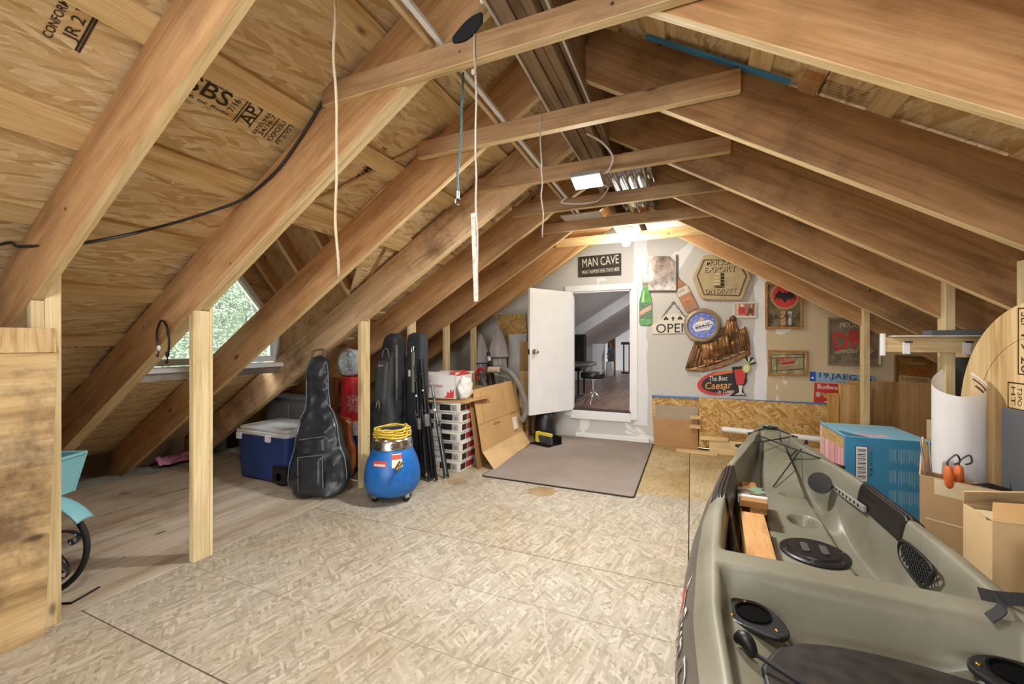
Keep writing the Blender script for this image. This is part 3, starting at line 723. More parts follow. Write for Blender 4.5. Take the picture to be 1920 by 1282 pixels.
# bow and stern closures
for s in (0.0, KL):
    hb = interp(HB, s); zg = interp(ZG, s); y = KBOW-s
    MB().cyl((0, y, zg-.12), (0, y, zg-.03), hb*.98, 16).build('end_cap', KHAKI, kay, smooth=True, sharp=40)
# round hatch
h = MB().lathe([(.130, 0), (.130, .008), (.122, .014), (.098, .014), (.094, .020), (.02, .022), (.0, .022)], 40, Matrix.Translation((HATCH.x, HATCH.y, .236)), cap=False)
hc = h.build('hatch_cover', plain('hatch_black', '#17171a', .4, bump=.3, bscale=120), kay, smooth=True, sharp=35)
for sx_ in (-.035, .035):
    MB().prism(rrect(-.014, .014, -.045, .045, .013), .006, Matrix.Translation((HATCH.x+sx_, HATCH.y, .2575))).build('hatch_grip', plain('grip_grey', '#4d4f51', .3), hc, bevel=.002)
for k in range(6):
    a = k*PI/3+.3; MB().cyl((HATCH.x+.115*math.cos(a), HATCH.y+.115*math.sin(a), .248), (HATCH.x+.115*math.cos(a), HATCH.y+.115*math.sin(a), .2525), .005, 10).build('screw', CHROME, hc)
# gunwale pads
PADM = plain('ribbed_pad', '#1c1718', .38)
for sg in (-1, 1):
    y0, y1 = K(atZ(1350, 925, .47)).y-.02, K(atZ(1350, 877, .47)).y+.06
    if sg > 0: y0, y1 = K(atZ(1700, 975, .46)).y, K(atZ(1625, 915, .46)).y+.03
    mb = MB()
    def padpt(u, v):
        y = lerp(y0, y1, v); s = KBOW-y; hb = interp(HB, s); f = lerp(.765, .985, u)
        x = f*hb*.90; rib = .005+.007*abs(math.sin(u*PI*5))*(1 if .03 < v < .97 else 0)
        lift = rib*(1 if .02 < u < .98 and .01 < v < .99 else -.6)
        zz = deck_z(x, s, hb)
        return Vector((sg*x+(sg*-.004 if u < .3 else 0), y, max(zz, interp(ZG, s)-.09)+lift))
    mb.grid(padpt, 41, 30).build('gunwale_pad', PADM, kay, smooth=True)
# rod holders and rear lid
RM = plain('rod_holder_black', '#1d1f22', .38, bump=.15, bscale=150)
def rodholder(p, rz, name='rod_holder'):
    pl = [(-.085, .02), (-.07, .055), (-.02, .075), (.04, .06), (.09, .015), (.095, -.02), (.07, -.045), (.0, -.07), (-.055, -.06), (-.083, -.025)]
    pl = [tuple(q.to_2d()) for q in spline([(a, b, 0) for a, b in pl], 4, True)]
    M = Matrix.Translation((p.x, p.y, p.z)) @ Matrix.Rotation(rz, 4, 'Z')
    b = MB().prism(pl, .016, M).build(name, RM, kay, bevel=.005)
    MB().lathe([(.044, 0), (.048, .007), (.042, .009), (.040, .002), (.0, .0018)], 30, M @ Matrix.Translation((-.005, .005, .0145)), cap=False).build('rod_tube', plain('tube_dark', '#050505', .9, spec=.1), b, smooth=True, sharp=40)
    for (x, y) in ((-.05, .045), (.07, -.012), (-.035, -.05)):
        MB().lathe([(.001, 0), (.007, 0), (.006, .003), (.001, .004)], 12, M @ Matrix.Translation((x, y, .0155))).build('screw', BRASS, b, smooth=True)
p = K(atZ(1413, 1137, .39)); p.z = kz(p)+.004; rodholder(p, -.55)
p = K(atZ(1912, 1255, .39)); p.z = kz(p)+.004; rodholder(p, .6)
lid = [(1432, 1235), (1440, 1210), (1465, 1188), (1510, 1181), (1580, 1188), (1680, 1208), (1790, 1238), (1900, 1275), (1960, 1330), (1900, 1400), (1700, 1420), (1540, 1400), (1470, 1330)]
LP = [K(atZ(a, b, .385)) for a, b in lid]; LP = spline([(q.x, q.y, 0) for q in LP], 5, True)
zz = max(kz(q) for q in LP[:20])+.0
LID = plain('mottled_black_lid', '#2a2624', .42, var=.25, scale=22)
lidm = Matrix.Translation((0, 0, .328))
lo = MB().prism([tuple(q.to_2d()) for q in LP], .022, lidm).build('rear_hatch_lid', LID, kay, bevel=.006)
MB().tube([Vector((q.x, q.y, .341)) for q in LP], .006, 8, True).build('lid_gasket', RUBBER, lo, smooth=True)
# cleat and cord on the lid
a = K(atZ(1380, 1160, .43)); b = K(atZ(1415, 1192, .42)); c = K(atZ(1560, 1275, .41))
MB().tube(spline([(a.x, a.y, kz(a)+.012), ((a+b).x/2, (a+b).y/2, kz(a)+.03), (b.x, b.y, kz(b)+.014)], 6), [.008+.012*math.sin(PI*i/12) for i in range(13)], 10).build('cord_cleat', BLACK, kay, smooth=True)
MB().tube([(b.x, b.y, .375), (lerp(b.x, c.x, .5), lerp(b.y, c.y, .5), .366), (c.x, c.y, .362)], .006, 8).build('lid_cord', RUBBER, kay, smooth=True)
g0 = K(atZ(1575, 1262, .42)); g1 = K(atZ(1690, 1330, .42))
pd = MB().tube(spline([(g0.x, g0.y, .372), (lerp(g0.x, g1.x, .3), lerp(g0.y, g1.y, .3), .376), (g1.x, g1.y, .374)], 6), [.014, .02, .022, .022, .021, .018, .018, .018, .018, .018, .018, .018, .018], 14).build('paddle_keeper', plain('keeper_black', '#26262a', .5), kay, smooth=True)
# foot brace: pedal and slotted rail on the right inner wall
def Kw(px, py, x):     # point on an upright plane at kayak x
    o = KINV @ Vector((0, 0, CAMH)); d = (KINV.to_3x3() @ ray(px, py)); t_ = (x-o.x)/d.x; return o+d*t_
r0 = Kw(1552, 905, .205); r1 = Kw(1622, 955, .262)
fb = MB().beam(r0, r1, .014, .030).build('foot_brace_rail', plain('rail_grey', '#8f9188', .45), kay, bevel=.003)
for k in range(9):
    q = r0.lerp(r1, .12+.095*k); MB().cyl(q+Vector((-.0085, 0, .002)), q+Vector((-.005, 0, .002)), .0075, 10).build('rail_hole', plain('tube_dark', '#050505', .6), fb)
q = Kw(1537, 905, .150); nrm = Vector((-.35, -.85, .25)).normalized()
Mp = frame(q, nrm.cross(Vector((0, 0, 1))), z=nrm)
MB().lathe([(.001, -.012), (.05, -.012), (.056, -.004), (.054, .006), (.001, .007)], 30, Mp).build('foot_pedal', BLACK, kay, smooth=True, sharp=40)
# mesh panel on the right inner wall
c4 = [Kw(a, b, .298) for a, b in ((1692, 1012), (1748, 1062), (1741, 1094), (1722, 1094), (1688, 1045))]
mp_ = MB()
cc = sum(c4, Vector())/5
mp_.tube([cc+(q-cc)*.98 for q in spline(c4, 4, True)], .006, 8, True)
mesh_p = mp_.build('mesh_panel', BLACK, kay, smooth=True)
lat = MB()
for k in range(-7, 8):
    for sgn in (1, -1):
        o = cc+Vector((0, k*.026, 0)); seg = []
        for j in range(-14, 15):
            q = o+Vector((0, sgn*j*.007, j*.009)); rel = q-cc
            # keep inside the outline (2-D test in y,z)
            ins = False; n_ = len(c4)
            for i in range(n_):
                A, B = c4[i], c4[(i+1) % n_]
                if (A.z > q.z) != (B.z > q.z) and q.y < (B.y-A.y)*(q.z-A.z)/(B.z-A.z)+A.y: ins = not ins
            if ins: seg.append(q)
        if len(seg) > 1: lat.tube([seg[0], seg[-1]], .0035, 6)
lat.build('mesh_lattice', BLACK, mesh_p)
# seat strap across the cockpit on the right
s0 = Kw(1795, 1100, .36); e = [Kw(1800, 1102, .36), Kw(1860, 1118, .33), Kw(1925, 1125, .36), Kw(1960, 1130, .40)]
st = MB(); P = spline(e, 6); vs = []
for q in P: vs += [q+Vector((0, 0, .018)), q-Vector((0, 0, .018))]
st.add(vs, [(2*i, 2*i+1, 2*i+3, 2*i+2) for i in range(len(P)-1)])
so = st.build('seat_strap', plain('black_webbing', '#232325', .8, bump=.3, bscale=200), kay, fix=False)
so.modifiers.new('s', 'SOLIDIFY').thickness = .003
MB().bb(s0.x-.01, s0.x+.012, s0.y-.02, s0.y+.015, s0.z-.012, s0.z+.03).build('strap_anchor', BLACK, kay, bevel=.004)
e = [Kw(1868, 1115, .33), Kw(1880, 1140, .30), Kw(1855, 1160, .27)]
st = MB(); P = spline(e, 6); vs = []
for q in P: vs += [q+Vector((0, .02, 0)), q-Vector((0, .02, 0))]
st.add(vs, [(2*i, 2*i+1, 2*i+3, 2*i+2) for i in range(len(P)-1)])
st.build('seat_strap', plain('black_webbing', '#232325', .8), kay, fix=False).modifiers.new('s', 'SOLIDIFY').thickness = .003
# bow handle, deck pads and bungee
def dk(px, py, z=.50, up=.004):
    p = K(atZ(px, py, z)); p.z = max(kz(p), .0)+up; return p
tip = Vector((0, KBOW-.13, interp(ZG, .13)+.004))
bh = MB().prism(ell(0, 0, .05, .035, 24), .012, Matrix.Translation(tip)).build('bow_handle', BLACK, kay, bevel=.004)
MB().prism(ell(0, 0, .032, .02, 20), .006, Matrix.Translation(tip+Vector((0, .01, .012)))).build('bow_plate', plain('plate_grey', '#9a9d98', .35), bh, bevel=.002)
ey = []
for (s, sg) in ((.27, -1), (.27, 1), (.62, -1), (.86, 1)):
    hb = interp(HB, s); q = Vector((sg*hb*.86, KBOW-s, 0)); q.z = kz(q)+.004; ey.append(q)
    MB().prism(ell(0, 0, .026, .014, 20, .8*sg), .016, Matrix.Translation(q)).build('pad_eye', BLACK, kay, bevel=.004)
U = Vector((0, 0, .016))
tipc = tip+Vector((0, 0, .018))
for path in ((tipc, ey[0]+U), (tipc, ey[1]+U), (ey[1]+U, ey[2]+U), (ey[0]+U, ey[3]+U)):
    MB().tube([path[0], path[0].lerp(path[1], .5)+Vector((0, 0, -.002)), path[1]], .0042, 8).build('bow_bungee', RUBBER, kay, smooth=True)
q0 = K(atZ(1512, 903, .25)); q0.z = kz(q0)+.015
for (a, b) in ((1448, 885), (1450, 912)):
    q1 = K(atZ(a, b, .30)); q1.z = .30
    MB().tube([q0, q1], .0038, 8).build('console_bungee', RUBBER, kay, smooth=True)
MB().cyl(q0-Vector((0, 0, .02)), q0+Vector((0, 0, .01)), .008, 12).build('bungee_button', BLACK, kay)
# black plastic bag stuffed in the left foot well
bagm = plain('black_bin_bag', '#0d0d0f', .28, bump=.8, bscale=25)
def bagpt(u, v):
    a = 2*PI*u; ph = PI*v
    c = Vector((-.302, .62, .25)); r = Vector((.035*math.cos(a)*math.sin(ph), .40*math.cos(ph), .10*math.sin(a)*math.sin(ph)))
    return c+r*(1+.22*noise.noise((c+r)*17))
tag(MB().grid(bagpt, 30, 22, True).build('bin_bag', bagm, smooth=True, M=Matrix.Translation(KO) @ Matrix.Rotation(KR, 4, 'Z')), 'crumpled black plastic bag tucked beside the planks inside the kayak', 'plastic bag')
# maker's mark on the left side
DEC_W = plain('decal_white', '#d8d4cc', .5, var=.02); DEC_R = plain('decal_red', '#b4432f', .5); DEC_B = plain('decal_blue', '#274f9c', .4)
def side_pt(y, z, off=.004):
    s = KBOW-y; hb = interp(HB, s); zg = interp(ZG, s)
    tab = sorted([(.20, .985), (zg-.20, 1.0), (zg-.14, .985), (zg-.085, .945), (zg-.055, .90)]); return Vector((-hb*interp(tab, z)-off, y, z))
def side_M(y, z): return frame(side_pt(y, z, .006), (0, -1, 0), y=side_pt(y, z+.04)-side_pt(y, z-.04))
def wrap(o, yc, z0, off):                       # lay flat lettering onto the curved side of the hull
    for v in o.data.vertices: v.co = side_pt(yc-v.co.x, z0+v.co.y, off)
    o.matrix_local = Matrix(); return o
I4 = Matrix()
wrap(text('lettering', 'Sun Dolphin', DEC_W, kay, I4, .62, .095, shear=.25, offset=.02), -.46, .335, .004)
wrap(text('lettering', 'Sun Dolphin', plain('decal_grey', '#5c564c', .5), kay, I4, .605, .075, shear=.25, offset=-.005), -.46, .335, .006)
fin = [(-.06, .055), (-.035, .02), (-.05, -.02), (-.01, .0), (.05, -.005), (.12, -.03), (.06, .02), (.0, .025)]
wrap(MB().add([(x, y, 0) for x, y in fin], [tuple(range(8))]).build('fin_mark', DEC_W, kay, fix=False), -.06, .335, .004)
wrap(MB().add([(x*.82+.004, y*.72+.004, 0) for x, y in fin], [tuple(range(8))]).build('fin_mark', DEC_R, kay, fix=False), -.06, .335, .006)

# planks and a wrapped bundle in the left foot well
KM = Matrix.Translation(KO) @ Matrix.Rotation(KR, 4, 'Z')
def inkayak(name, label, cat, c, sz, mat, rz=0, bevel=.003, group=None):
    M = KM @ Matrix.Translation(c) @ Matrix.Rotation(rz, 4, 'Z')
    o = MB().box((0, 0, 0), sz).build(name, mat, bevel=bevel, M=M)
    return tag(o, label, cat, group)
PLK = wood('offcut_plank', '#c99e6b', '#b98b58', '#93683c', axis='Y')
inkayak('wooden_plank', 'bottom plank of the wood pile in the kayak, under the others', 'plank', (-.205, .65, .20), (.11, 1.1, .038), PLK)
inkayak('wooden_plank', 'narrow plank in the middle of the wood pile inside the kayak', 'plank', (-.212, .62, .239), (.085, .9, .038), PLK)
inkayak('wooden_plank', 'third plank up in the wood pile inside the kayak', 'plank', (-.203, .62, .278), (.095, 1.2, .038), PLK)
inkayak('wooden_plank', 'wide top plank with a dark knot in the kayak, nearest its rear deck', 'plank', (-.205, .52, .317), (.10, .60, .038), PLK)
inkayak('wooden_plank', 'short plank sticking out beyond the taped bundle in the kayak', 'plank', (-.182, 1.12, .317), (.075, .42, .036), PLK, .05)
bd = thing('taped_bundle', 'bundle of slats in printed wrapping and tape on the planks in the kayak', 'bundle', KM @ Vector((-.195, 1.0, .3365)), (0, 0, KR))
MB().box((0, 0, .018), (.125, .24, .034)).build('slat_bundle', CARD_D, bd, bevel=.003)
t = NT('printed_wrap'); mp = t.coord(scale=(8, 14, 1)); v_ = t.n('ShaderNodeTexVoronoi', i_Scale=2.0); t.l(mp, 0, v_, 'Vector'); s_ = t.n('ShaderNodeSeparateColor'); t.l(v_, 'Color', s_, 0)
r_ = t.ramp([(0, '#4a3c33'), (.3, '#6f8f74'), (.5, '#b9b3aa'), (.7, '#7a5a44'), (1, '#d8d6d0')], s_, 0, 'CONSTANT'); t.col(r_, 0); t.rough(.25)
MB().box((0, .035, .020), (.130, .15, .038)).build('printed_wrap', t.m, bd, bevel=.003)
MB().box((0, -.055, .021), (.134, .03, .040)).build('tape_band', plain('clear_tape', '#c9c9c6', .2), bd, bevel=.003)
# ================================================================ things along the left knee wall
def dupthing(src, loc, rot, label):
    r = src.copy(); COL.objects.link(r); r.location = loc; r.rotation_euler = rot; r['label'] = label
    for ch in list(src.children):
        c = ch.copy(); COL.objects.link(c); c.parent = r
        for g in ch.children:
            d = g.copy(); COL.objects.link(d); d.parent = c
    return r
# ---- blue cooler
co = thing('cooler', 'blue wheeled cooler with white lid beside the black guitar bag', 'cooler', (-3.31, 2.57, 0))
CBL = plain('cooler_blue', '#25407f', .38, var=.08, scale=4); CWH = plain('cooler_white', '#cfd2d4', .4, var=.03)
def tub(w, d, h, tz, r):
    def f(u, v):
        k = lerp(tz, 1, min(v*1.02, 1)); P = rrect(-w/2*k, w/2*k, -d/2*k, d/2*k, r, 6); q = P[int(round(u*len(P))) % len(P)]
        return Vector((q[0], q[1], v*h))
    n = len(rrect(-1, 1, -1, 1, .1, 6)); m = MB(); m.grid(f, n, 8, True)
    m.f.append(list(range(n))[::-1]); m.f.append([7*n+i for i in range(n)]); return m
b = tub(.62, .43, .365, .93, .045); b.v = [(x, y, z+.022) for x, y, z in b.v]
b.build('body', CBL, co, smooth=True, sharp=40)
lid_ = MB().prism(rrect(-.32, .32, -.225, .225, .05), .035); lid_.prism(rrect(-.30, .30, -.205, .205, .045), .028, z0=.035)
lid_.v = [(x, y, z+.385) for x, y, z in lid_.v]; lid_.build('lid', CWH, co, bevel=.010, seg=3)
for x in (-.24, .12):
    l_ = MB().bb(x-.028, x+.028, -.243, -.222, .345, .40).build('latch', WHITE, co, bevel=.005); MB().bb(x-.012, x+.012, -.25, -.243, .352, .365).build('latch_pin', WHITE, l_, bevel=.002)
for y in (-.19, .19):
    wh_ = MB().cyl((.245, y-.035, .075), (.245, y+.015, .075), .075, 28).build('wheel', RUBBER, co, smooth=True, sharp=40, bevel=.006)
    MB().cyl((.245, y-.042, .075), (.245, y-.034, .075), .03, 20).build('hub', BLACKM, wh_)
MB().bb(.16, .33, -.232, -.20, .0225, .165).build('wheel_arch', BLACK, co, bevel=.02)
MB().tube(spline([(-.31, -.12, .12), (-.345, -.12, .10), (-.35, 0, .09), (-.345, .12, .10), (-.31, .12, .12)], 6), .018, 10).build('handle', CWH, co, smooth=True)
# ---- grey plastic trunk behind it
tr = thing('plastic_chest', 'grey moulded plastic chest standing behind the blue cooler', 'plastic chest', (-3.62, 3.02, 0))
GRY = plain('trunk_grey', '#73757c', .45, var=.04)
MB().bb(-.35, .35, -.13, .13, 0, .60).build('body', GRY, tr, bevel=.012)
for (a, b_) in ((-.29, -.02), (.03, .30)): MB().bb(a, b_, -.138, -.128, .36, .555).build('panel', GRY, tr, bevel=.008)
MB().bb(-.36, .36, -.14, .14, .60, .63).build('rim', GRY, tr, bevel=.008)
# ---- lofted soft bags
def bag(w, d, name, mat, par, ny=60, na=48, e=.55, wr=.012, seed=0.0, flat=.0):
    L = w[-1][0]
    def f(u, v):
        y = v*L; a = 2*PI*u; c, s = math.cos(a), math.sin(a)
        W_, D_ = interp(w, y), interp(d, y)
        p = Vector((W_*math.copysign(abs(c)**e, c), D_*math.copysign(abs(s)**(e*1.1), s), y))
        k = wr*noise.noise(Vector((p.x*7+seed, p.y*5, p.z*6)))+wr*.6*noise.noise(Vector((p.x*16, p.z*19+seed, p.y*9)))
        return p+Vector((c*k*.5, s*k*1.4, 0))
    m = MB(); m.grid(f, na, ny, True); m.f.append(list(range(na))[::-1]); m.f.append([(ny-1)*na+i for i in range(na)])
    return m.build(name, mat, par, smooth=True, sharp=70)
LEATHER = plain('black_vinyl_bag', '#2b2f35', .33, bump=.35, bscale=28, var=.12)
NYLON = plain('black_nylon', '#2d2f33', .7, bump=.3, bscale=180, var=.08)
GTR = [(0, .15), (.03, .20), (.12, .228), (.24, .218), (.36, .18), (.43, .165), (.50, .16), (.58, .14), (.66, .098), (.76, .088), (.9, .088), (1.0, .082), (1.05, .072), (1.075, .03)]
GD = [(0, .05), (.05, .072), (.2, .078), (.45, .07), (.58, .055), (.70, .043), (.95, .04), (1.05, .035), (1.075, .02)]
g1 = thing('guitar_bag', 'shiny black vinyl guitar bag with front pockets leaning beside the cooler', 'guitar bag', (-2.55, 2.30, .012), (-.20, -.13, .35))
bag(GTR, GD, 'bag_body', LEATHER, g1, wr=.024)
def pocket(par, x0, x1, z0, z1, y, th, mat, name='pocket', tilt=0):
    def f(u, v):
        x = lerp(x0, x1, u); z = lerp(z0, z1, v); ex = min(u, 1-u)*8; ez = min(v, 1-v)*8
        k = min(1, ex)**.5*min(1, ez)**.5
        return Vector((x, y-th*k-.004*noise.noise(Vector((x*18, z*18, 3))), z))
    return MB().grid(f, 18, 18).build(name, mat, par, smooth=True)
pocket(g1, -.13, .06, .06, .30, -.074, .03, LEATHER); pocket(g1, -.12, .09, .31, .43, -.066, .024, LEATHER)
zipm = plain('grey_zip', '#6f7378', .45)
ou = [(interp(GTR, y)*1.0+.002, -interp(GD, y)*.72, y) for y in [k*.05 for k in range(2, 21)]]
MB().tube(ou, .004, 6).build('zip', zipm, g1, smooth=True); MB().tube([(-a, b_, c) for a, b_, c in ou], .004, 6).build('zip', zipm, g1, smooth=True)
for (a, b_, c, d) in ((-.13, .06, .30, .30), (-.13, -.13, .06, .30), (.06, .06, .06, .30), (-.12, .09, .43, .43)):
    MB().tube([(a, -.088, c), (b_, -.088, d)], .0035, 6).build('piping', zipm, g1)
MB().tube(spline([(-.05, 0, 1.06), (-.04, 0, 1.12), (.04, 0, 1.12), (.05, 0, 1.06)], 6), .009, 8).build('headstock_loop', plain('tan_strap', '#6b5642', .6), g1, smooth=True)
# acoustic guitar peeking out behind it
ag = thing('acoustic_guitar', 'brown acoustic guitar body half hidden behind the black vinyl bag', 'guitar', (-2.80, 2.66, .01), (-.06, 0, .35))
GW2 = [(0, .10), (.03, .16), (.12, .195), (.24, .19), (.33, .15), (.39, .135), (.46, .145), (.50, .12), (.52, .03)]
GUM = wood('guitar_mahogany', '#9a5a34', '#7f4325', '#55290f', axis='Z', rough=.25, knots=False)
bag(GW2, [(0, .05), (.52, .045)], 'guitar_body', GUM, ag, e=.5, wr=0)
MB().bb(-.028, .028, -.05, -.02, .48, .86).build('neck', GUM, ag, bevel=.006)
# grey gig bag and tall cases beside the stud
g2 = thing('guitar_bag', 'matte charcoal guitar bag with a buckle strap leaning at the stud behind the blue drum', 'guitar bag', (-2.42, 2.76, .012), (-.10, 0, -.05))
G2 = [(0, .12), (.03, .16), (.12, .19), (.24, .185), (.36, .155), (.45, .14), (.52, .135), (.60, .11), (.70, .085), (.85, .08), (.98, .075), (1.03, .06), (1.045, .02)]
bag(G2, [(0, .04), (.05, .06), (.3, .06), (.6, .045), (.9, .035), (1.045, .015)], 'bag_body', NYLON, g2, wr=.006, seed=4)
pocket(g2, -.065, .065, .62, 1.0, -.04, .02, plain('charcoal_nylon', '#3b3d3f', .7, bump=.3, bscale=180), 'neck_pocket'); pocket(g2, -.13, .13, .08, .40, -.055, .03, NYLON)
sp = MB().bb(.0, .035, -.075, -.068, .40, .60).build('strap', plain('black_webbing', '#232325', .8), g2)
MB().tube([(.0, -.078, .60), (.035, -.078, .60), (.030, -.078, .65), (.017, -.08, .665), (.005, -.078, .65)], .004, 8, True).build('buckle', CHROME, sp)
text('lettering', 'gator', plain('print_white', '#dcdcda', .6, var=.02), g2, Matrix.Translation((.01, -.068, .955)) @ Matrix.Rotation(PI/2, 4, 'X'), .055, .02)
c1 = thing('instrument_case', 'tall black soft case with long zipped pocket standing behind the guitar bag', 'instrument case', (-2.53, 3.06, 0), (-.0, .04, -.1))
bag([(0, .11), (.05, .13), (.5, .125), (1.15, .085), (1.22, .07), (1.25, .03)], [(0, .09), (.1, .10), (1.2, .075), (1.25, .03)], 'case_body', NYLON, c1, e=.35, wr=.004)
pocket(c1, -.07, .075, .58, 1.08, -.085, .035, NYLON)
MB().tube(spline([(-.06, -.11, .60), (-.03, -.115, 1.05), (.04, -.11, 1.07), (.07, -.11, .62)], 8), .005, 6).build('zip', zipm, c1, smooth=True)
MB().tube([(.11, -.06, .1), (.105, -.06, .6), (.08, -.055, 1.15)], .012, 6).build('side_trim', plain('grey_piping', '#6d6a63', .7), c1, smooth=True)
MB().tube(spline([(-.01, -.13, .66), (.03, -.15, .60), (.08, -.13, .68)], 6), .006, 6).build('carry_handle', BLACK, c1, smooth=True)
c2 = thing('instrument_case', 'narrow flat black case with a hanging grey strap behind the tall soft case', 'instrument case', (-2.27, 3.11, 0), (-.0, .0, -.25))
bag([(0, .10), (.05, .115), (1.18, .10), (1.24, .085), (1.255, .04)], [(0, .06), (1.24, .05), (1.255, .02)], 'case_body', plain('slate_nylon', '#33383f', .7, bump=.3, bscale=150), c2, e=.35, wr=.003)
st_ = MB().bb(.0, .03, -.066, -.058, .72, 1.08).build('strap', plain('grey_webbing', '#8a867d', .7), c2); MB().tube([(.0, -.066, 1.08), (.03, -.066, 1.08), (.03, -.066, 1.13), (.0, -.066, 1.13)], .005, 8, True).build('buckle', CHROME, st_)
MB().bb(-.05, -.025, -.064, -.058, .86, .92).build('tag', WHITE, c2)
# ---- red tall drum behind the stud, on a lidded blue bin
bn = thing('storage_bin', 'blue storage bin with a white lid behind the stud', 'storage bin', (-2.95, 3.05, 0))
b = tub(.44, .36, .33, .86, .04); b.build('bin_body', plain('bin_blue', '#2350a8', .35), bn, smooth=True, sharp=40)
MB().prism(rrect(-.235, .235, -.20, .20, .04), .045, z0=.33).build('bin_lid', plain('bin_lid_white', '#d9dde6', .4), bn, bevel=.008)
MB().prism(rrect(-.19, .19, -.15, .15, .03), .06, z0=.375).build('lid_top', plain('bin_lid_white', '#d9dde6', .4), bn, bevel=.01)
rd = thing('red_drum', 'red cylindrical drum with a pale printed label standing on the storage bin', 'drum', (-2.95, 3.05, .436))
REDM = plain('drum_red', '#cf2b33', .35, var=.05)
MB().lathe([(.001, 0), (.12, 0), (.125, .01), (.122, .38), (.127, .385), (.127, .40), (.1, .405), (.001, .405)], 32).build('drum_body', REDM, rd, smooth=True, sharp=40)
def arcpatch(r, a0, a1, z0, z1, n=10):
    m = MB(); m.grid(lambda u, v: Vector((r*math.cos(lerp(a0, a1, u)), r*math.sin(lerp(a0, a1, u)), lerp(z0, z1, v))), n, 2); return m
t = NT('fine_print'); mp = t.coord(scale=(60, 60, 90)); v_ = t.n('ShaderNodeTexNoise', i_Scale=1.0, i_Detail=1.0); t.l(mp, 0, v_, 'Vector'); r_ = t.ramp([(.47, '#e7a9ae'), (.5, '#a8363c')], v_, 0); t.col(r_, 0)
arcpatch(.1255, math.radians(-75), math.radians(-20), .08, .24).build('label', t.m, rd, fix=False)
pb = thing('reel_in_plastic', 'cable reel wrapped in clear crinkled plastic on the red drum', 'reel', (-2.97, 3.03, .842))
FILM = plain('crinkled_film', '#b9c2ca', .15, var=.2, scale=25, bump=1.0, bscale=20)
MB().lathe([(.001, -.05), (.10, -.05), (.13, -.03), (.13, .03), (.10, .05), (.001, .05)], 30, Matrix.Translation((0, 0, .135)) @ Matrix.Rotation(.5, 4, 'Z') @ Matrix.Rotation(PI/2, 4, 'X'), fold=.03, nf=7).build('wrapped_reel', FILM, pb, smooth=True)
for k in range(3): MB().tube([(.13*math.cos(a)*.3*(k+1)+0, -.06, .135+.13*math.sin(a)*.3*(k+1)) for a in [2*PI*i/20 for i in range(20)]], .006, 6, True).build('film_fold', FILM, pb, smooth=True)
# ---- blue tumbler drum with rope coil
pt = thing('blue_drum', 'round blue steel drum on castors with a silver collar and stickers', 'drum', (-2.05, 2.50, 0), (0, 0, -.25))
def drum_mat():
    t = NT('chipped_blue_enamel'); mp = t.coord(); n1 = t.n('ShaderNodeTexNoise', i_Scale=7.0, i_Detail=8.0, i_Roughness=.75); t.l(mp, 0, n1, 'Vector')
    r = t.ramp([(.3, '#14539c'), (.6, '#1f6fc0'), (.70, '#2a7fce'), (.74, '#9c8a72')], n1, 0); t.col(r, 0); t.rough(.35); return t.m
MB().lathe([(.001, .05), (.13, .05), (.165, .065), (.196, .11), (.205, .17), (.200, .23), (.182, .30), (.158, .355), (.142, .395), (.14, .40), (.001, .40)], 40).build('drum_body', drum_mat(), pt, smooth=True, sharp=45)
cl = MB().lathe([(.146, .385), (.15, .39), (.148, .42), (.138, .45), (.142, .455), (.135, .465), (.1, .465), (.1, .45)], 40, cap=False).build('collar', CHROME, pt, smooth=True, sharp=30)
for k in range(10):
    a = 2*PI*k/10; MB().tube([Vector((.148*math.cos(a), .148*math.sin(a), .422))+Vector((-math.sin(a)*.016*math.cos(q), math.cos(a)*.016*math.cos(q), .016*math.sin(q))) for q in [2*PI*i/12 for i in range(12)]], .003, 6, True).build('collar_cutout', plain('dark_steel', '#454a55', .4, .6), cl)
MB().lathe([(.001, 0), (.095, 0), (.09, .06), (.085, .075), (.001, .08)], 30, Matrix.Translation((0, 0, .45))).build('hopper_cap', plain('navy_cap', '#26324a', .4), pt, smooth=True, sharp=40)
for k in range(3):
    a = k*2*PI/3-1.9; c = Vector((.13*math.cos(a), .13*math.sin(a), .022)); ca = MB().cyl(c+Vector((-.012, 0, 0)), c+Vector((.012, 0, 0)), .022, 16).build('castor', RUBBER, pt)
    MB().bb(c.x-.02, c.x+.02, c.y-.018, c.y+.018, .03, .07).build('castor_fork', STEEL, ca, bevel=.004)
STK = plain('sticker_red', '#d8482e', .5); STW = plain('sticker_white', '#e4dfd4', .5)
def stickerarc(r0, a0, a1, z0, z1, r1, mat, name='sticker'):
    m = MB(); m.grid(lambda u, v: Vector((lerp(r0, r1, v)*math.cos(lerp(a0, a1, u)), lerp(r0, r1, v)*math.sin(lerp(a0, a1, u)), lerp(z0, z1, v))), 10, 4); return m.build(name, mat, pt, fix=False)
stickerarc(.187, math.radians(-82), math.radians(-50), .288, .325, .176, STK); stickerarc(.186, math.radians(-80), math.radians(-52), .293, .306, .183, STW)
stickerarc(.1895, math.radians(-38), math.radians(-14), .28, .37, .156, STW); stickerarc(.171, math.radians(-38), math.radians(-14), .335, .365, .159, STK)
vv = MB().cyl((.15, -.07, .30), (.235, -.11, .305), .012, 14).build('valve', STEEL, pt, smooth=True, sharp=40); MB().cyl((.205, -.115, .28), (.215, -.085, .33), .017, 14).build('valve_body', BRASS, vv, smooth=True, sharp=40)
YR = plain('yellow_rope', '#d8bc4a', .8, bump=.8, bscale=160)
P = []
for i in range(260):
    a = i*2*PI/36+.2*math.sin(i*.37); r = .118+.016*math.sin(i*.61)+.01*noise.noise(Vector((i*.13, 1, 2))); P.append((r*math.cos(a), r*math.sin(a), .008+.009*(i//36)+.008*noise.noise(Vector((i*.21, 5, 0)))))
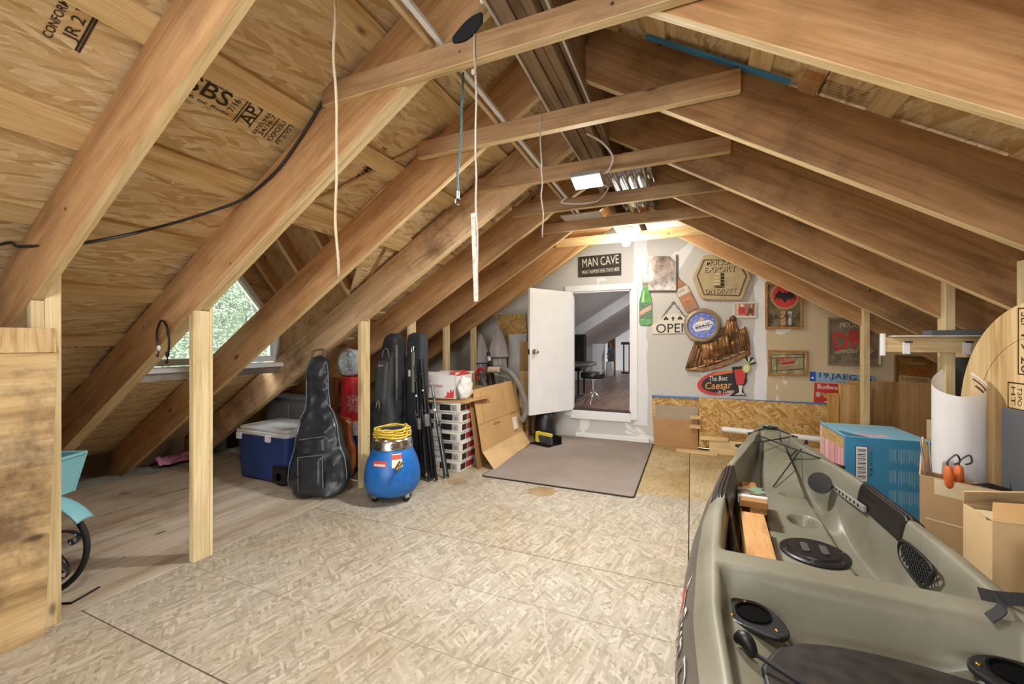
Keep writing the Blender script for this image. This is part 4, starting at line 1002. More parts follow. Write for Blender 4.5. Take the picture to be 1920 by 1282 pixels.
tag(MB().tube(P, .0075, 7).build('rope_coil', YR, smooth=True, M=Matrix.Translation((-2.05, 2.50, .467))), 'yellow rope coiled on the collar of the blue drum', 'rope')
P = []
for i in range(90):
    a = i*2*PI/30; r = .125+.012*math.sin(i*.7); P.append((r*math.cos(a), r*math.sin(a), .006+.01*(i//30)))
# ---- bundle of black stands
for i, (bx, by, tx, ty, tz, r, lab) in enumerate(((-2.00, 2.95, -2.19, 3.05, 1.02, .021, 'thick black folded speaker stand leaning beside the tile boxes'), (-1.93, 3.05, -2.12, 3.12, .78, .012, 'thin silver and black folded microphone stand leaning at the tile boxes'), (-2.09, 2.93, -2.21, 3.00, .96, .015, 'black folded tripod stand next to the narrow black case'))):
    sd_ = thing('folded_stand', lab, 'stand', (bx, by, 0)); a = Vector((0, 0, .03)); b_ = Vector((tx-bx, ty-by, tz)); ax = (b_-a).normalized()
    MB().cyl(a, b_, r, 14).build('pole', BLACKM if i != 1 else plain('grey_tube', '#8a8c90', .3, .8), sd_, smooth=True, sharp=40)
    MB().cyl(a.lerp(b_, .42), a.lerp(b_, .52), r*1.5, 14).build('collar', plain('grey_clamp', '#6c6c6c', .4), sd_, smooth=True, sharp=40)
    for k in range(3):
        q = Vector((math.cos(k*2.1), math.sin(k*2.1), 0))*(r*1.7); lg = MB().cyl(a+q, a.lerp(b_, .6)+q*.9, r*.45, 8).build('leg', BLACKM, sd_, smooth=True, sharp=40)
        MB().cyl(a+q-ax*.02, a+q+ax*.02, r*.65, 8).build('rubber_foot', RUBBER, lg)
    for f in (.55, .72, .86): q = a.lerp(b_, f); MB().cyl(q, q+Vector((.02, -.045, .01)), .009, 10).build('knob', BLACK if f != .72 else CHROME, sd_)
# ---- flooring boxes
BXW = plain('carton_white', '#d7d4cd', .55, var=.04)
def tilebox(i):
    order = ['bottom', 'second lowest', 'third lowest', 'middle', 'fifth', 'sixth', 'topmost']
    t_ = thing('flooring_carton', 'flat white carton of flooring with black picture panels, %s in its stack' % order[i], 'carton', (-2.13+.006*(i % 3)-.003, 3.385+.005*((i*2) % 3), i*.0885), (0, 0, .012*((i % 3)-1)), 'flooring cartons stacked by the folded box')
    MB().bb(-.235, .235, -.15, .15, 0, .087).build('carton_body', BXW, t_, bevel=.004)
    for (x0, x1, c) in ((-.20, -.06, '#3a3836'), (.02, .135, '#211f1e'), (.14, .2, '#9b9790')):
        MB().bb(x0, x1, -.1515, -.150, .016, .070).build('picture_panel', plain('panel'+c, c, .5, var=.3, scale=40), t_)
    for (y0, y1, c) in ((-.14, -.06, '#2a2625'), (-.05, .1, '#9c3a34')):
        MB().bb(.235, .2365, y0, y1, .018, .072).build('picture_panel', plain('panelr'+c, c, .5, var=.3, scale=40), t_)
    text('lettering', 'FLOOR', plain('print_black', '#1c1a19', .6, var=.0), t_, Matrix.Translation((-.02, -.152, .03)) @ Matrix.Rotation(PI/2, 4, 'X'), .05, .014)
for i in range(7): tilebox(i)
cz = .0885*7+.001
for k, (dx, dy, w, d, rz, lab) in enumerate(((.02, .06, .52, .46, .12, 'lowest flat cardboard sheet on the flooring cartons'), (.05, .10, .55, .42, -.10, 'middle flat cardboard sheet on the flooring cartons'), (.03, .13, .50, .45, .05, 'top flat cardboard sheet under the white and red box'))):
    M = Matrix.Translation((-2.13+dx, 3.385+dy, cz+.004+k*.0095)) @ Matrix.Rotation(rz, 4, 'Z')
    tag(MB().box((0, 0, 0), (w, d, .0085)).build('cardboard_sheet', CARD, M=M, bevel=.002), lab, 'cardboard')
cz += .0285
wbx = thing('produce_box', 'white and red printed box with open flaps on the flat cardboard sheets', 'box', (-2.14, 3.42, cz+.0005), (0, 0, .06))
WB = plain('box_white', '#dfdcd8', .5, var=.03); RB = plain('box_red', '#c8453d', .5, var=.1)
bm_ = MB()
for (a, b_, c, d) in ((-.23, .17, -.17, -.164), (-.23, .17, .164, .17), (-.23, -.224, -.17, .17), (.164, .17, -.17, .17)): bm_.bb(a, b_, c, d, 0, .21)
bm_.bb(-.23, .17, -.17, .17, 0, .006); bm_.build('box_body', WB, wbx, bevel=.002)
bm_ = MB(); bm_.bb(-.22, .16, -.16, .16, .15, .195); bm_.build('red_contents', RB, wbx, bevel=.01)
for (p0, p1, w_) in (((-.03, -.17, .21), (-.03, -.07, .235), .38), ((-.03, .17, .21), (-.03, .26, .225), .38)):
    MB().beam(p0, p1, w_, .004).build('flap', WB, wbx)
MB().beam((.17, 0, .21), (.09, 0, .245), .3, .004).build('flap', RB, wbx)
RT = plain('print_red', '#a8332f', .6, var=.0)
text('lettering', 'LADY', RT, wbx, Matrix.Translation((-.13, -.1715, .155)) @ Matrix.Rotation(PI/2, 4, 'X'), .09, .025); text('lettering', 'Waterclean', RT, wbx, Matrix.Translation((-.06, -.1715, .12)) @ Matrix.Rotation(PI/2, 4, 'X'), .20, .032, .1)
fl = [(0, 0), (.10, 0), (.105, .09), (.085, .05), (.07, .085), (.055, .04), (.035, .06), (.025, .02)]
MB().prism(fl, .001, Matrix.Translation((.05, -.172, .01)) @ Matrix.Rotation(PI/2, 4, 'X') @ Matrix.Translation((0, 0, -.001))).build('red_flowers', RB, wbx)
def wbag(u, v):
    a = 2*PI*u; ph = PI*v; c = Vector((0, 0, .10)); r = Vector((.055*math.cos(a)*math.sin(ph)**.7, .09*math.sin(a)*math.sin(ph)**.7, -.10*math.cos(ph))); return c+r*(1+.25*noise.noise(r*22))
tag(MB().grid(wbag, 36, 24, True).build('plastic_bag', plain('white_plastic_bag', '#e2e0dc', .35, bump=.5, bscale=30), smooth=True, M=Matrix.Translation((-1.90, 3.33, cz))), 'crumpled white plastic bag squeezed against the white and red box', 'plastic bag')
# ---- folded moving carton leaning on them
fc = thing('folded_carton', 'large flattened brown carton with folded flap leaning by the grey mat', 'carton', (-1.77, 3.93, 0))
def sheet4(name, pts, mat, par, th=.006):
    o = MB().add(pts, [tuple(range(len(pts)))]).build(name, mat, par, fix=False); s_ = o.modifiers.new('s', 'SOLIDIFY'); s_.thickness = th; s_.offset = 0; return o
A0, A1, B0, B1 = Vector((0, -.51, .15)), Vector((0, .50, .15)), Vector((-.105, -.51, .72)), Vector((-.105, .50, .735))
sheet4('front_panel', [A0, A1, B1, B0], CARD, fc); sheet4('bottom_flap', [A0, A1, Vector((.075, .54, .004)), Vector((.135, -.53, .004))], CARD_L, fc)
sheet4('back_panel', [Vector((-.03, -.55, .004)), Vector((-.03, .42, .004)), Vector((-.13, .42, .71)), Vector((-.13, -.55, .70))], CARD_D, fc)
def onfc(y, f, off=.005): return A0.lerp(B0, f)+Vector((off, y+.51, 0))
upv = (B0-A0).normalized(); MFC = lambda y, f: frame(onfc(y, f), (0, 1, 0), y=upv)
INKB = plain('print_black', '#1c1a19', .6, var=0)
MB().box((0, 0, 0), (.004, .003, .001)).build('crease', CARD_D, fc, M=MFC(0, .5))
for (y, f, w_, h_) in ((.0, .43, 1.0, .004), (.13, .72, .004, .30), (-.38, .70, .004, .3)): MB().box((0, 0, 0), (w_, h_, .0012)).build('crease', CARD_D, fc, M=MFC(y, f))
text('lettering', 'uOttawa', INKB, fc, MFC(-.13, .36), .17, .026); text('lettering', 'uOttawa', INKB, fc, MFC(.30, .42), .17, .026); text('lettering', 'fragile', INKB, fc, MFC(.30, .07), .11, .02)
MB().box((0, 0, 0), (.11, .13, .0015)).build('address_label', STW, fc, M=MFC(.31, .22))
for k in range(2): text('handling_mark', 'UP', INKB, fc, MFC(.43, .14+.1*k) @ Matrix.Rotation(PI/2, 4, 'Z'), .06, .035)
# ---- grey patio umbrellas at the end wall
UF = plain('grey_canvas', '#b2acab', .85, bump=.3, bscale=120, var=.05)
for i, (x, y, h_, lab) in enumerate(((-2.49, 4.68, 1.27, 'shorter folded grey patio umbrella next to the end stud'), (-2.17, 4.67, 1.34, 'taller folded grey patio umbrella against the strand board'))):
    u_ = thing('patio_umbrella', lab, 'umbrella', (x, y, 0), (0, .03-.05*i, 0))
    MB().cyl((0, 0, 0), (0, 0, h_-.02), .019, 14).build('pole', plain('grey_tube', '#8a8c90', .3, .8), u_)
    MB().lathe([(.085, .30), (.115, .40), (.10, .8), (.085, 1.02), (.04, h_-.05), (.01, h_)], 48, fold=.14, nf=7).build('canopy', UF, u_, smooth=True)
    MB().lathe([(.125, h_-.36), (.105, h_-.22), (.05, h_-.04), (.012, h_+.005)], 40, fold=.07, nf=5, cap=False).build('vent_flap', UF, u_, smooth=True)
    MB().tube([(.126*math.cos(2*PI*k/30)*(1+.07*math.cos(10*PI*k/30)), .126*math.sin(2*PI*k/30)*(1+.07*math.cos(10*PI*k/30)), h_-.36) for k in range(30)], .005, 6, True).build('flap_hem', plain('charcoal_hem', '#3a3837', .8), u_)
# ---- vacuum hose and wands, boards behind
hs = thing('vacuum_hose', 'grey ribbed vacuum hose arching over the folded carton', 'hose', (-1.62, 4.35, 0))
HM = plain('hose_grey', '#7e7d78', .5)
def hpath(pix, Y): return [atY(a, b, y)-Vector((-1.62, 4.35, 0)) for (a, b), y in zip(pix, Y)]
Ph = spline(hpath([(912, 730), (905, 705), (925, 692), (935, 690), (955, 697), (975, 725), (986, 765), (978, 788), (967, 765), (960, 720), (948, 706), (935, 703)], [4.4, 4.4, 4.38, 4.36, 4.33, 4.36, 4.4, 4.4, 4.42, 4.42, 4.4, 4.38]), 22)
MB().tube(Ph, [.030+.0025*(i % 2) for i in range(len(Ph))], 12).build('hose_tube', HM, hs, smooth=True)
p0, p1 = atY(916, 693, 4.33)-Vector((-1.62, 4.35, 0)), atY(938, 693, 4.34)-Vector((-1.62, 4.35, 0)); MB().cyl(p0, p1, .036, 16).build('hose_cuff', plain('cuff_cream', '#d7c6ac', .5), hs, smooth=True, sharp=40)
for (a, b_, y0, lab, r) in (((915, 660), (927, 725), 4.52, 'black vacuum wand with white band crossing the umbrella', .020), ((941, 650), (938, 720), 4.78, 'upright black vacuum wand before the strand board', .020)):
    q0, q1 = atY(a[0], a[1], y0), atY(b_[0], b_[1], y0); d_ = (q1-q0).normalized(); foot = q0+d_*((.01-q0.z)/d_.z)
    w_ = thing('vacuum_wand', lab, 'wand', foot); MB().cyl((0, 0, 0), q0-foot, r, 14).build('tube', BLACK, w_, smooth=True, sharp=40)
    MB().cyl((q0-foot)*.90, (q0-foot)*.95, r*1.06, 14).build('white_band', WHITE, w_)
cc_ = atY(902, 700, 4.47)
clp = thing('c_clamp', 'red arched clamp resting beside the umbrellas', 'clamp', (cc_.x, 4.47, cc_.z-.09))
MB().tube(spline([(-.05, 0, 0), (-.06, 0, .08), (-.03, 0, .14), (.03, 0, .14), (.06, 0, .10), (.03, 0, .03)], 6), .016, 10).build('clamp_frame', REDM, clp, smooth=True); MB().cyl((-.05, 0, -.05), (-.05, 0, .01), .012, 10).build('clamp_screw', STEEL, clp)
lg = thing('wood_ledge', 'rough brown timber ledge under the red clamp', 'timber', (-2.3, 4.4, 0)); MB().bb(-.08, .32, -.02, .10, 0, .59).build('ledge_block', PLYZ, lg, bevel=.004); MB().bb(-.09, .34, -.03, .11, .5905, cc_.z-.142).build('ledge_top', PINE_PALE, lg, bevel=.003)
q = [atY(a, b_, 4.88) for a, b_ in ((953, 625), (986, 624), (980, 700), (945, 712))]
def leaner(name, lab, cat, pix, y, th, mat):
    P = [atY(a, b_, y) for a, b_ in pix]; x0, x1 = min(p.x for p in P), max(p.x for p in P); h_ = max(p.z for p in P)
    o = thing(name, lab, cat, ((x0+x1)/2, y, 0), (-.03, 0, 0)); MB().bb(-(x1-x0)/2, (x1-x0)/2, 0, th, 0, h_).build('board', mat, o, bevel=.003); return o
leaner('white_board', 'white painted board leaning on the strand board by the door', 'board', ((951, 626), (985, 700)), 4.86, .02, plain('board_white', '#c9c6c3', .6, var=.06))
leaner('brown_board', 'narrow brown timber board leaning next to the white board by the door', 'board', ((974, 640), (992, 700)), 4.78, .025, PLYZ)
leaner('short_board', 'short plywood offcut leaning against the brown timber board', 'board', ((972, 695), (990, 720)), 4.68, .018, PLY)
# broom head and dustpan
br = thing('floor_brush', 'black and yellow brush standing in a dustpan by the mat corner', 'brush', (-1.52, 4.50, 0), (0, 0, -.4))
MB().prism(rrect(-.15, .15, -.13, .13, .03), .015).build('dustpan', BLACK, br, bevel=.004); MB().bb(-.14, .14, .10, .12, .0151, .10).build('dustpan_back', BLACK, br, bevel=.004)
bris = plain('grey_bristles', '#4c4a52', .9)
for k in range(14): MB().beam((-.02+.011*k, -.03, .03), (-.035+.013*k, -.06, .115), .007, .05).build('bristle', bris, br)
MB().bb(-.03, .14, -.075, -.035, .115, .15).build('brush_block', plain('brush_yellow', '#d3c43a', .5), br, bevel=.008)
MB().bb(-.09, -.04, -.08, -.03, .03, .15).build('yellow_cap', plain('brush_yellow', '#d3c43a', .5), br, bevel=.008)
vb = thing('shop_vacuum', 'dark shop vacuum in shadow behind the folded carton', 'vacuum', (-1.60, 4.72, 0)); MB().lathe([(.12, 0), (.13, .03), (.125, .26), (.09, .32), (.001, .33)], 28).build('tank', plain('vac_black', '#1d1d20', .4), vb, smooth=True, sharp=40); MB().cyl((0, 0, .32), (0, 0, .36), .05, 16).build('motor_cap', BLACK, vb)
# ---- grey mat at the door
mt = thing('door_mat', 'large grey carpet mat with dark binding before the white door', 'mat', (-1.03, 4.1, 0))
MB().prism(rrect(-.635, .635, -.885, .90, .02), .012).build('pile', carpet('mat_pile', '#8a7f79', '#aaa098'), mt, bevel=.003)
MB().tube([(x, y, .006) for x, y in rrect(-.638, .638, -.888, .903, .02)], .006, 6, True).build('binding', plain('binding_dark', '#2b2524', .85), mt)
# ---- bicycle planter behind the plywood sheet
bp = thing('bicycle_planter', 'turquoise bicycle planter with scrolled iron wheel behind the plywood sheet', 'planter', (-2.74, .87, 0), (0, 0, .55))
TQ = plain('turquoise_paint', '#7fb9c4', .4, var=.05); IRON = plain('blued_iron', '#6d7482', .22, .9)
MB().tube([(.215*math.cos(a), 0, .228+.215*math.sin(a)) for a in [2*PI*k/48 for k in range(48)]], .0125, 10, True).build('tyre', RUBBER, bp, smooth=True)
def scroll(ang):
    P = [(0, .03), (.05, .02), (.10, .035), (.15, .02), (.185, -.01), (.180, -.045), (.150, -.050), (.145, -.025), (.163, -.020)]
    c, s = math.cos(ang), math.sin(ang); m = MB(); Q = spline([(x*c-y*s, 0, .228+x*s+y*c) for x, y in P], 6); vs = []; fs = []
    for q_ in Q: vs += [q_+Vector((0, .011, 0)), q_-Vector((0, .011, 0))]
    m.add(vs, [(2*i, 2*i+1, 2*i+3, 2*i+2) for i in range(len(Q)-1)]); o = m.build('scroll_spoke', IRON, bp, smooth=True, fix=False); o.modifiers.new('s', 'SOLIDIFY').thickness = .004
for k in range(6): scroll(k*PI/3+.4)
MB().cyl((0, -.03, .228), (0, .03, .228), .03, 16).build('hub', plain('hub_blue', '#2f4f9c', .4), bp)
def fend(u, v):
    a = lerp(.55, 1.75, u); w_ = (v-.5)*.09; return Vector(((.245-.12*w_*w_*60*.1)*math.cos(a), w_, .228+(.245-8*w_*w_)*math.sin(a)))
fd = MB().grid(fend, 24, 9).build('mudguard', TQ, bp, smooth=True, fix=False); fd.modifiers.new('s', 'SOLIDIFY').thickness = .004
bk = MB()
for (pts) in ():
    pass
z0_, z1_ = .465, .64; w0, w1, d0, d1 = .085, .115, .07, .10; cx_ = .02
def corner(k, z): sx_ = (-1, 1, 1, -1)[k]; sy_ = (-1, -1, 1, 1)[k]; f = (z-z0_)/(z1_-z0_); return Vector((cx_+sx_*lerp(w0, w1, f), sy_*lerp(d0, d1, f), z))
basket = None
for k in range(4):
    o = MB().add([corner(k, z0_), corner((k+1) % 4, z0_), corner((k+1) % 4, z1_), corner(k, z1_)], [(0, 1, 2, 3)]).build('box_side', TQ, bp, fix=False); o.modifiers.new('s', 'SOLIDIFY').thickness = .005
    MB().tube([corner(k, z1_), corner((k+1) % 4, z1_)], .008, 8).build('box_rim', TQ, bp)
    MB().tube([corner(k, z0_), corner(k, z1_)], .006, 8).build('box_seam', TQ, bp)
MB().add([corner(k, z0_) for k in range(4)], [(0, 1, 2, 3)]).build('box_bottom', TQ, bp, fix=False)
for (x, z) in ((.02, .56), (.05, .575), (.05, .55), (.08, .565), (.05, .535)): q_ = corner(0, z).y; MB().box((x+.02, q_-.003, z), (.016, .002, .007)).build('leaf_cutout', plain('dark_hole', '#1b2b30', .8), bp)
MB().cyl((-.10, 0, .44), (-.10, 0, .70), .012, 12).build('steering_tube', TQ, bp); MB().tube(spline([(-.10, 0, .70), (-.10, -.06, .72), (-.04, -.13, .72), (.02, -.15, .71)], 6), .014, 10).build('handlebar', plain('handlebar_blue', '#5d8bb5', .35), bp, smooth=True)
MB().cyl((0, -.03, .228), (-.10, -.03, .46), .009, 10).build('fork', IRON, bp); MB().cyl((0, .03, .228), (-.10, .03, .46), .009, 10).build('fork', IRON, bp)
MB().tube([(.03, -.05, .005), (.20, -.06, .005), (.22, .06, .005)], .005, 8).build('foot_stand', BLACKM, bp)
MB().cyl((-.10, 0, .70), (-.6, 0, .62), .014, 12).build('frame_tube', TQ, bp); MB().tube([(-.75+.215*math.cos(a), 0, .228+.215*math.sin(a)) for a in [2*PI*k/40 for k in range(40)]], .0125, 10, True).build('tyre', RUBBER, bp, smooth=True); MB().cyl((-.6, 0, .62), (-.75, 0, .228), .012, 10).build('frame_tube', TQ, bp)
# eave insulation and a pink tuft
ei = MB().grid(lambda u, v: Vector((lerp(-4.755, -4.47, v), lerp(-2.6, 5.0, u), -.03+.10*math.sin(v*PI*.5)*(1-v)+.03*noise.noise(Vector((u*30, v*4, 0))))), 120, 8).build('insulation_batt', plain('grey_insulation', '#8e8f86', .95, bump=.8, bscale=50), smooth=True, fix=False); tag(ei, 'grey insulation lying along the eave behind the plywood floor edge', 'insulation')
pk = MB().grid(lambda u, v: Vector((-4.55+.16*(v-.5)+.05*noise.noise(Vector((u*7, v*6, 1))), 2.22+.34*u, .03+.09*math.sin(PI*v)*(.6+.5*noise.noise(Vector((u*8, v*7, 4)))))), 24, 16).build('insulation_tuft', plain('pink_insulation', '#c785a8', .9, bump=.8, bscale=60), smooth=True, fix=False); tag(pk, 'pink insulation scrap stuffed under the eave by the rafters', 'insulation')
# ================================================================ signs on the end wall
def wp(px, py, y=WALLY): return atY(px, py, y)
class Sign:
    """a sign hung on the end wall; shapes are given by where they are seen on the wall"""
    def __init__(s, name, label, cat, px, py, y=WALLY):
        s.y = y; c = wp(px, py, y); s.c = Vector((c.x, y, c.z)); s.t = thing(name, label, cat, s.c)
    def q(s, pts): return [((wp(a, b, s.y)-s.c).x, (wp(a, b, s.y)-s.c).z) for a, b in pts]
    def poly(s, name, pts, mat, d0, d1, par=None, bevel=.002):
        M = Matrix(((1, 0, 0, 0), (0, 0, -1, 0), (0, 1, 0, 0), (0, 0, 0, 1)))
        return MB().prism(s.q(pts), d1-d0, M, d0).build(name, mat, par or s.t, bevel=bevel)
    def txt(s, name, st, mat, px, py, wpx, hpx, d, ang=0, shear=0, par=None, ext=.0008, offset=0):
        a, b = wp(px-wpx/2, py, s.y), wp(px+wpx/2, py, s.y); u, v = wp(px, py-hpx/2, s.y), wp(px, py+hpx/2, s.y); c = wp(px, py, s.y)-s.c
        M = Matrix.Translation((c.x, -d, c.z)) @ Matrix.Rotation(PI/2, 4, 'X') @ Matrix.Rotation(math.radians(ang), 4, 'Z')
        return text(name, st, mat, par or s.t, M, b.x-a.x, u.z-v.z, shear, ext, offset)
def rot(pts, c, a):
    a = math.radians(a); return [(c[0]+(x-c[0])*math.cos(a)-(y-c[1])*math.sin(a), c[1]+(x-c[0])*math.sin(a)+(y-c[1])*math.cos(a)) for x, y in pts]
def rect(x0, y0, x1, y1): return [(x0, y0), (x1, y0), (x1, y1), (x0, y1)]
CREAM = plain('sign_cream', '#dcd6c6', .6, var=.02); SBLK = plain('sign_black', '#151414', .5, var=.05); SRED = plain('sign_red', '#c8342a', .45, var=.04); SWH = plain('sign_white', '#e8e6e1', .5, var=.02)
GOLD = plain('frame_gold_wood', '#a8763a', .4, var=.12, scale=30); SBLUE = plain('sign_blue', '#2c4fb0', .35)
# MAN CAVE
s = Sign('wooden_sign', 'dark wooden sign lettered MAN CAVE above the door', 'sign', 1125, 497)
s.poly('board', [(1085, 482), (1165, 475), (1165, 516), (1085, 520)], wood('charred_board', '#4a443c', '#3d372f', '#2a251f', knots=False), .001, .018)
s.txt('lettering', 'MAN CAVE', CREAM, 1126, 490, 68, 16, .0195, 2.5); s.txt('lettering', 'WHAT HAPPENS HERE STAYS HERE', CREAM, 1126, 508, 70, 7, .0195, 1.5)
# mottled mirror
s = Sign('antique_mirror', 'mottled antique mirror with cut corners between the bottle signs', 'mirror', 1243, 512)
oct_ = lambda x0, y0, x1, y1, c: [(x0+c, y0), (x1-c, y0), (x1, y0+c), (x1, y1-c), (x1-c, y1), (x0+c, y1), (x0, y1-c), (x0, y0+c)]
s.poly('backing', rect(1216, 480, 1268, 545), plain('mirror_backing', '#cfcac4', .6), .024, .032); s.poly('mirror_face', oct_(1217, 481, 1267, 544, 11), mirror_print('mottled_mirror', '#7d7068', '#c3bab2', .16), .033, .036)
s.poly('side_lath', rect(1268, 478, 1270, 546), SBLK, .024, .034); s.poly('bottom_lath', rect(1217, 545, 1270, 547), plain('dark_lath', '#4c382a', .6), .024, .034)
# bottle signs
s = Sign('bottle_sign', 'green beer bottle shaped tin sign beside the door frame', 'sign', 1211, 565)
half = [(0, 512), (5, 512), (6, 517), (5.5, 540), (10, 556), (12, 566), (12, 605), (10, 609), (0, 610)]
def bottle(cx, half, k=1): return [(cx+x*k, y) for x, y in half]+[(cx-x*k, y) for x, y in reversed(half[1:-1])]
GG = plain('bottle_green', '#4d9a3c', .25, var=.15, scale=20)
s.poly('bottle', bottle(1211, half), GG, .001, .022, bevel=.006); s.poly('highlight', [(1207, 545), (1209, 545), (1207, 600), (1203, 600), (1203, 565)], plain('bottle_glint', '#a8d88e', .3), .0222, .0228, bevel=0)
s.poly('label', [(1200, 567), (1222, 567), (1222, 598), (1200, 598)], plain('label_dark_green', '#5c7f62', .4, var=.2, scale=40), .0225, .0235, bevel=0); s.poly('label_band', [(1200, 584), (1222, 571), (1222, 580), (1200, 593)], plain('label_salmon', '#cf8a68', .4), .0238, .0245, bevel=0)
s.txt('lettering', 'EXPORT', SWH, 1211, 582, 20, 6, .0248, 32); s.poly('neck_label', [(1205, 530), (1217, 530), (1217, 536), (1205, 536)], plain('label_maroon', '#7d4a3c', .4), .0225, .0235, bevel=0)
s = Sign('bottle_sign', 'tilted brown beer bottle shaped sign under the mottled mirror', 'sign', 1284, 553)
c_ = (1284, 553); hb_ = [(0, 512), (4, 512), (5, 522), (9, 532), (13, 541), (13, 582), (11, 585), (0, 586)]
BR = plain('bottle_amber', '#9a6a3a', .3, var=.12)
s.poly('bottle', rot(bottle(1284, hb_), c_, -27), BR, .001, .02, bevel=.005); s.poly('label', rot(rect(1272, 538, 1296, 552), c_, -27), plain('label_cream', '#cfc3b2', .5, var=.15, scale=60), .0205, .0215, bevel=0)
s.poly('label', rot(ell(1284, 565, 9, 6, 20), c_, -27), plain('label_orange', '#c67a3d', .5), .0205, .0215, bevel=0); s.txt('lettering', 'Lucky', SBLK, 1277, 546, 16, 6, .0218, -27+50, .2); s.txt('lettering', 'Lager', SBLK, 1290, 565, 12, 5, .0218, 27)
# OPEN
s = Sign('open_sign', 'white OPEN sign with card suits hung on a chain', 'sign', 1254, 610)
ar = [(1222, 612), (1224, 608), (1232, 604), (1238, 596), (1250, 590), (1262, 588), (1276, 590), (1288, 597), (1296, 606), (1298, 624), (1224, 626)]
s.poly('board', ar, CREAM, .001, .016); s.txt('lettering', 'OPEN', SBLK, 1262, 615, 64, 17, .0175, 1, offset=.004)
def suit(cx, cy, r, kind):
    if kind == 'club':
        for (dx, dy) in ((0, -1), (-1, .2), (1, .2)): s.poly('suit_mark', ell(cx+dx*r*.7, cy+dy*r*.7, r*.65, r*.65, 12), SBLK, .0165, .0172, bevel=0)
    else: s.poly('suit_mark', [(cx, cy-r*1.3), (cx+r, cy), (cx+.3*r, cy+.5*r), (cx+.6*r, cy+1.2*r), (cx-.6*r, cy+1.2*r), (cx-.3*r, cy+.5*r), (cx-r, cy)], SBLK, .0165, .0172, bevel=0)
suit(1249, 598, 3.4, 'club'); suit(1262, 597, 3.2, 'spade'); suit(1275, 597, 3.4, 'club')
for (x0, y0, x1, y1) in ((1236, 602, 1263, 566), (1263, 566, 1292, 604)):
    for k in range(9):
        f = (k+.5)/9; p = wp(lerp(x0, x1, f), lerp(y0, y1, f))-s.c; dx = wp(x1, y1)-wp(x0, y0); d = Vector((dx.x, 0, dx.z)).normalized(); L = dx.length/9*.62; n_ = Vector((0, 1, 0)) if k % 2 else d.cross(Vector((0, 1, 0)))
        MB().tube([Vector((p.x, -.012, p.z))+d*(L*math.cos(a))+n_*(L*.45*math.sin(a)) for a in [2*PI*i/12 for i in range(12)]], .0025, 6, True).build('chain_link', plain('antique_brass', '#6b5b40', .4, .7), s.t)
# MOLSON EXPORT ON DRAFT
s = Sign('draft_sign', 'large carved hexagonal beer sign lettered EXPORT ON DRAFT', 'sign', 1353, 521)
BEI = plain('carved_beige', '#b5a37c', .6, var=.06, scale=14, bump=.3, bscale=40)
hexo = [(1318, 482), (1322, 480), (1382, 480), (1386, 482), (1407, 517), (1407, 524), (1392, 561), (1386, 564), (1318, 562), (1312, 558), (1299, 524), (1299, 517)]
hexi = [(1320, 489), (1382, 489), (1398, 519), (1385, 555), (1320, 553), (1307, 519)]
s.poly('board', hexo, BEI, .001, .05, bevel=.012); 
for i in range(6):
    a, b = hexi[i], hexi[(i+1) % 6]; MBp = [wp(*a)-s.c, wp(*b)-s.c]; MB().tube([Vector((q.x, -.052, q.z)) for q in MBp], .006, 8).build('moulding', plain('carved_dark', '#5a4c35', .7), s.t)
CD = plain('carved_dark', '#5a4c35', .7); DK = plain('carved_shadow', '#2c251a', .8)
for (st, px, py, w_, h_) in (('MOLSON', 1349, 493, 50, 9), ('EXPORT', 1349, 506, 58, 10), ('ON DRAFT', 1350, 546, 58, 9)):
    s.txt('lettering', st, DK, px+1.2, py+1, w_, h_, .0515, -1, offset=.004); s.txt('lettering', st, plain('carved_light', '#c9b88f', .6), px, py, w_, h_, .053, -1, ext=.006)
for k in range(4): s.poly('carved_ship', [(1341-k*.5, 514+k*6), (1350, 513+k*6), (1350, 518+k*6), (1338-k, 518.5+k*6)], plain('carved_light', '#c9b88f', .6), .051, .060, bevel=.003); s.poly('carved_ship', [(1351, 513+k*6), (1357, 514+k*6), (1357, 518.5+k*6), (1351, 518+k*6)], DK, .051, .058, bevel=.002)
s.poly('carved_ship', [(1338, 537), (1358, 536), (1355, 541), (1341, 541)], CD, .051, .058)
# small framed print
s = Sign('framed_print', 'small framed print with red figures right of the clock', 'picture', 1396, 580)
s.poly('frame', rect(1375, 566, 1418, 596), CREAM, .001, .016); s.poly('print', rect(1378, 569, 1415, 592), osb('print_collage', ['#7d2a22', '#c9472f', '#e8ddcc', '#3a2a28', '#d8c3a8'], 3.0, bump=0, contrast=0), .0165, .0172, bevel=0)
s.poly('figure', [(1384, 589), (1384, 578), (1390, 573), (1396, 577), (1397, 589)], SRED, .0175, .0180, bevel=0); s.poly('figure', ell(1391, 573, 3, 3, 12), SWH, .0182, .0186, bevel=0); s.poly('figure', [(1402, 588), (1402, 579), (1409, 577), (1412, 588)], plain('fig_brown', '#6b3a2a', .6), .0175, .0180, bevel=0)
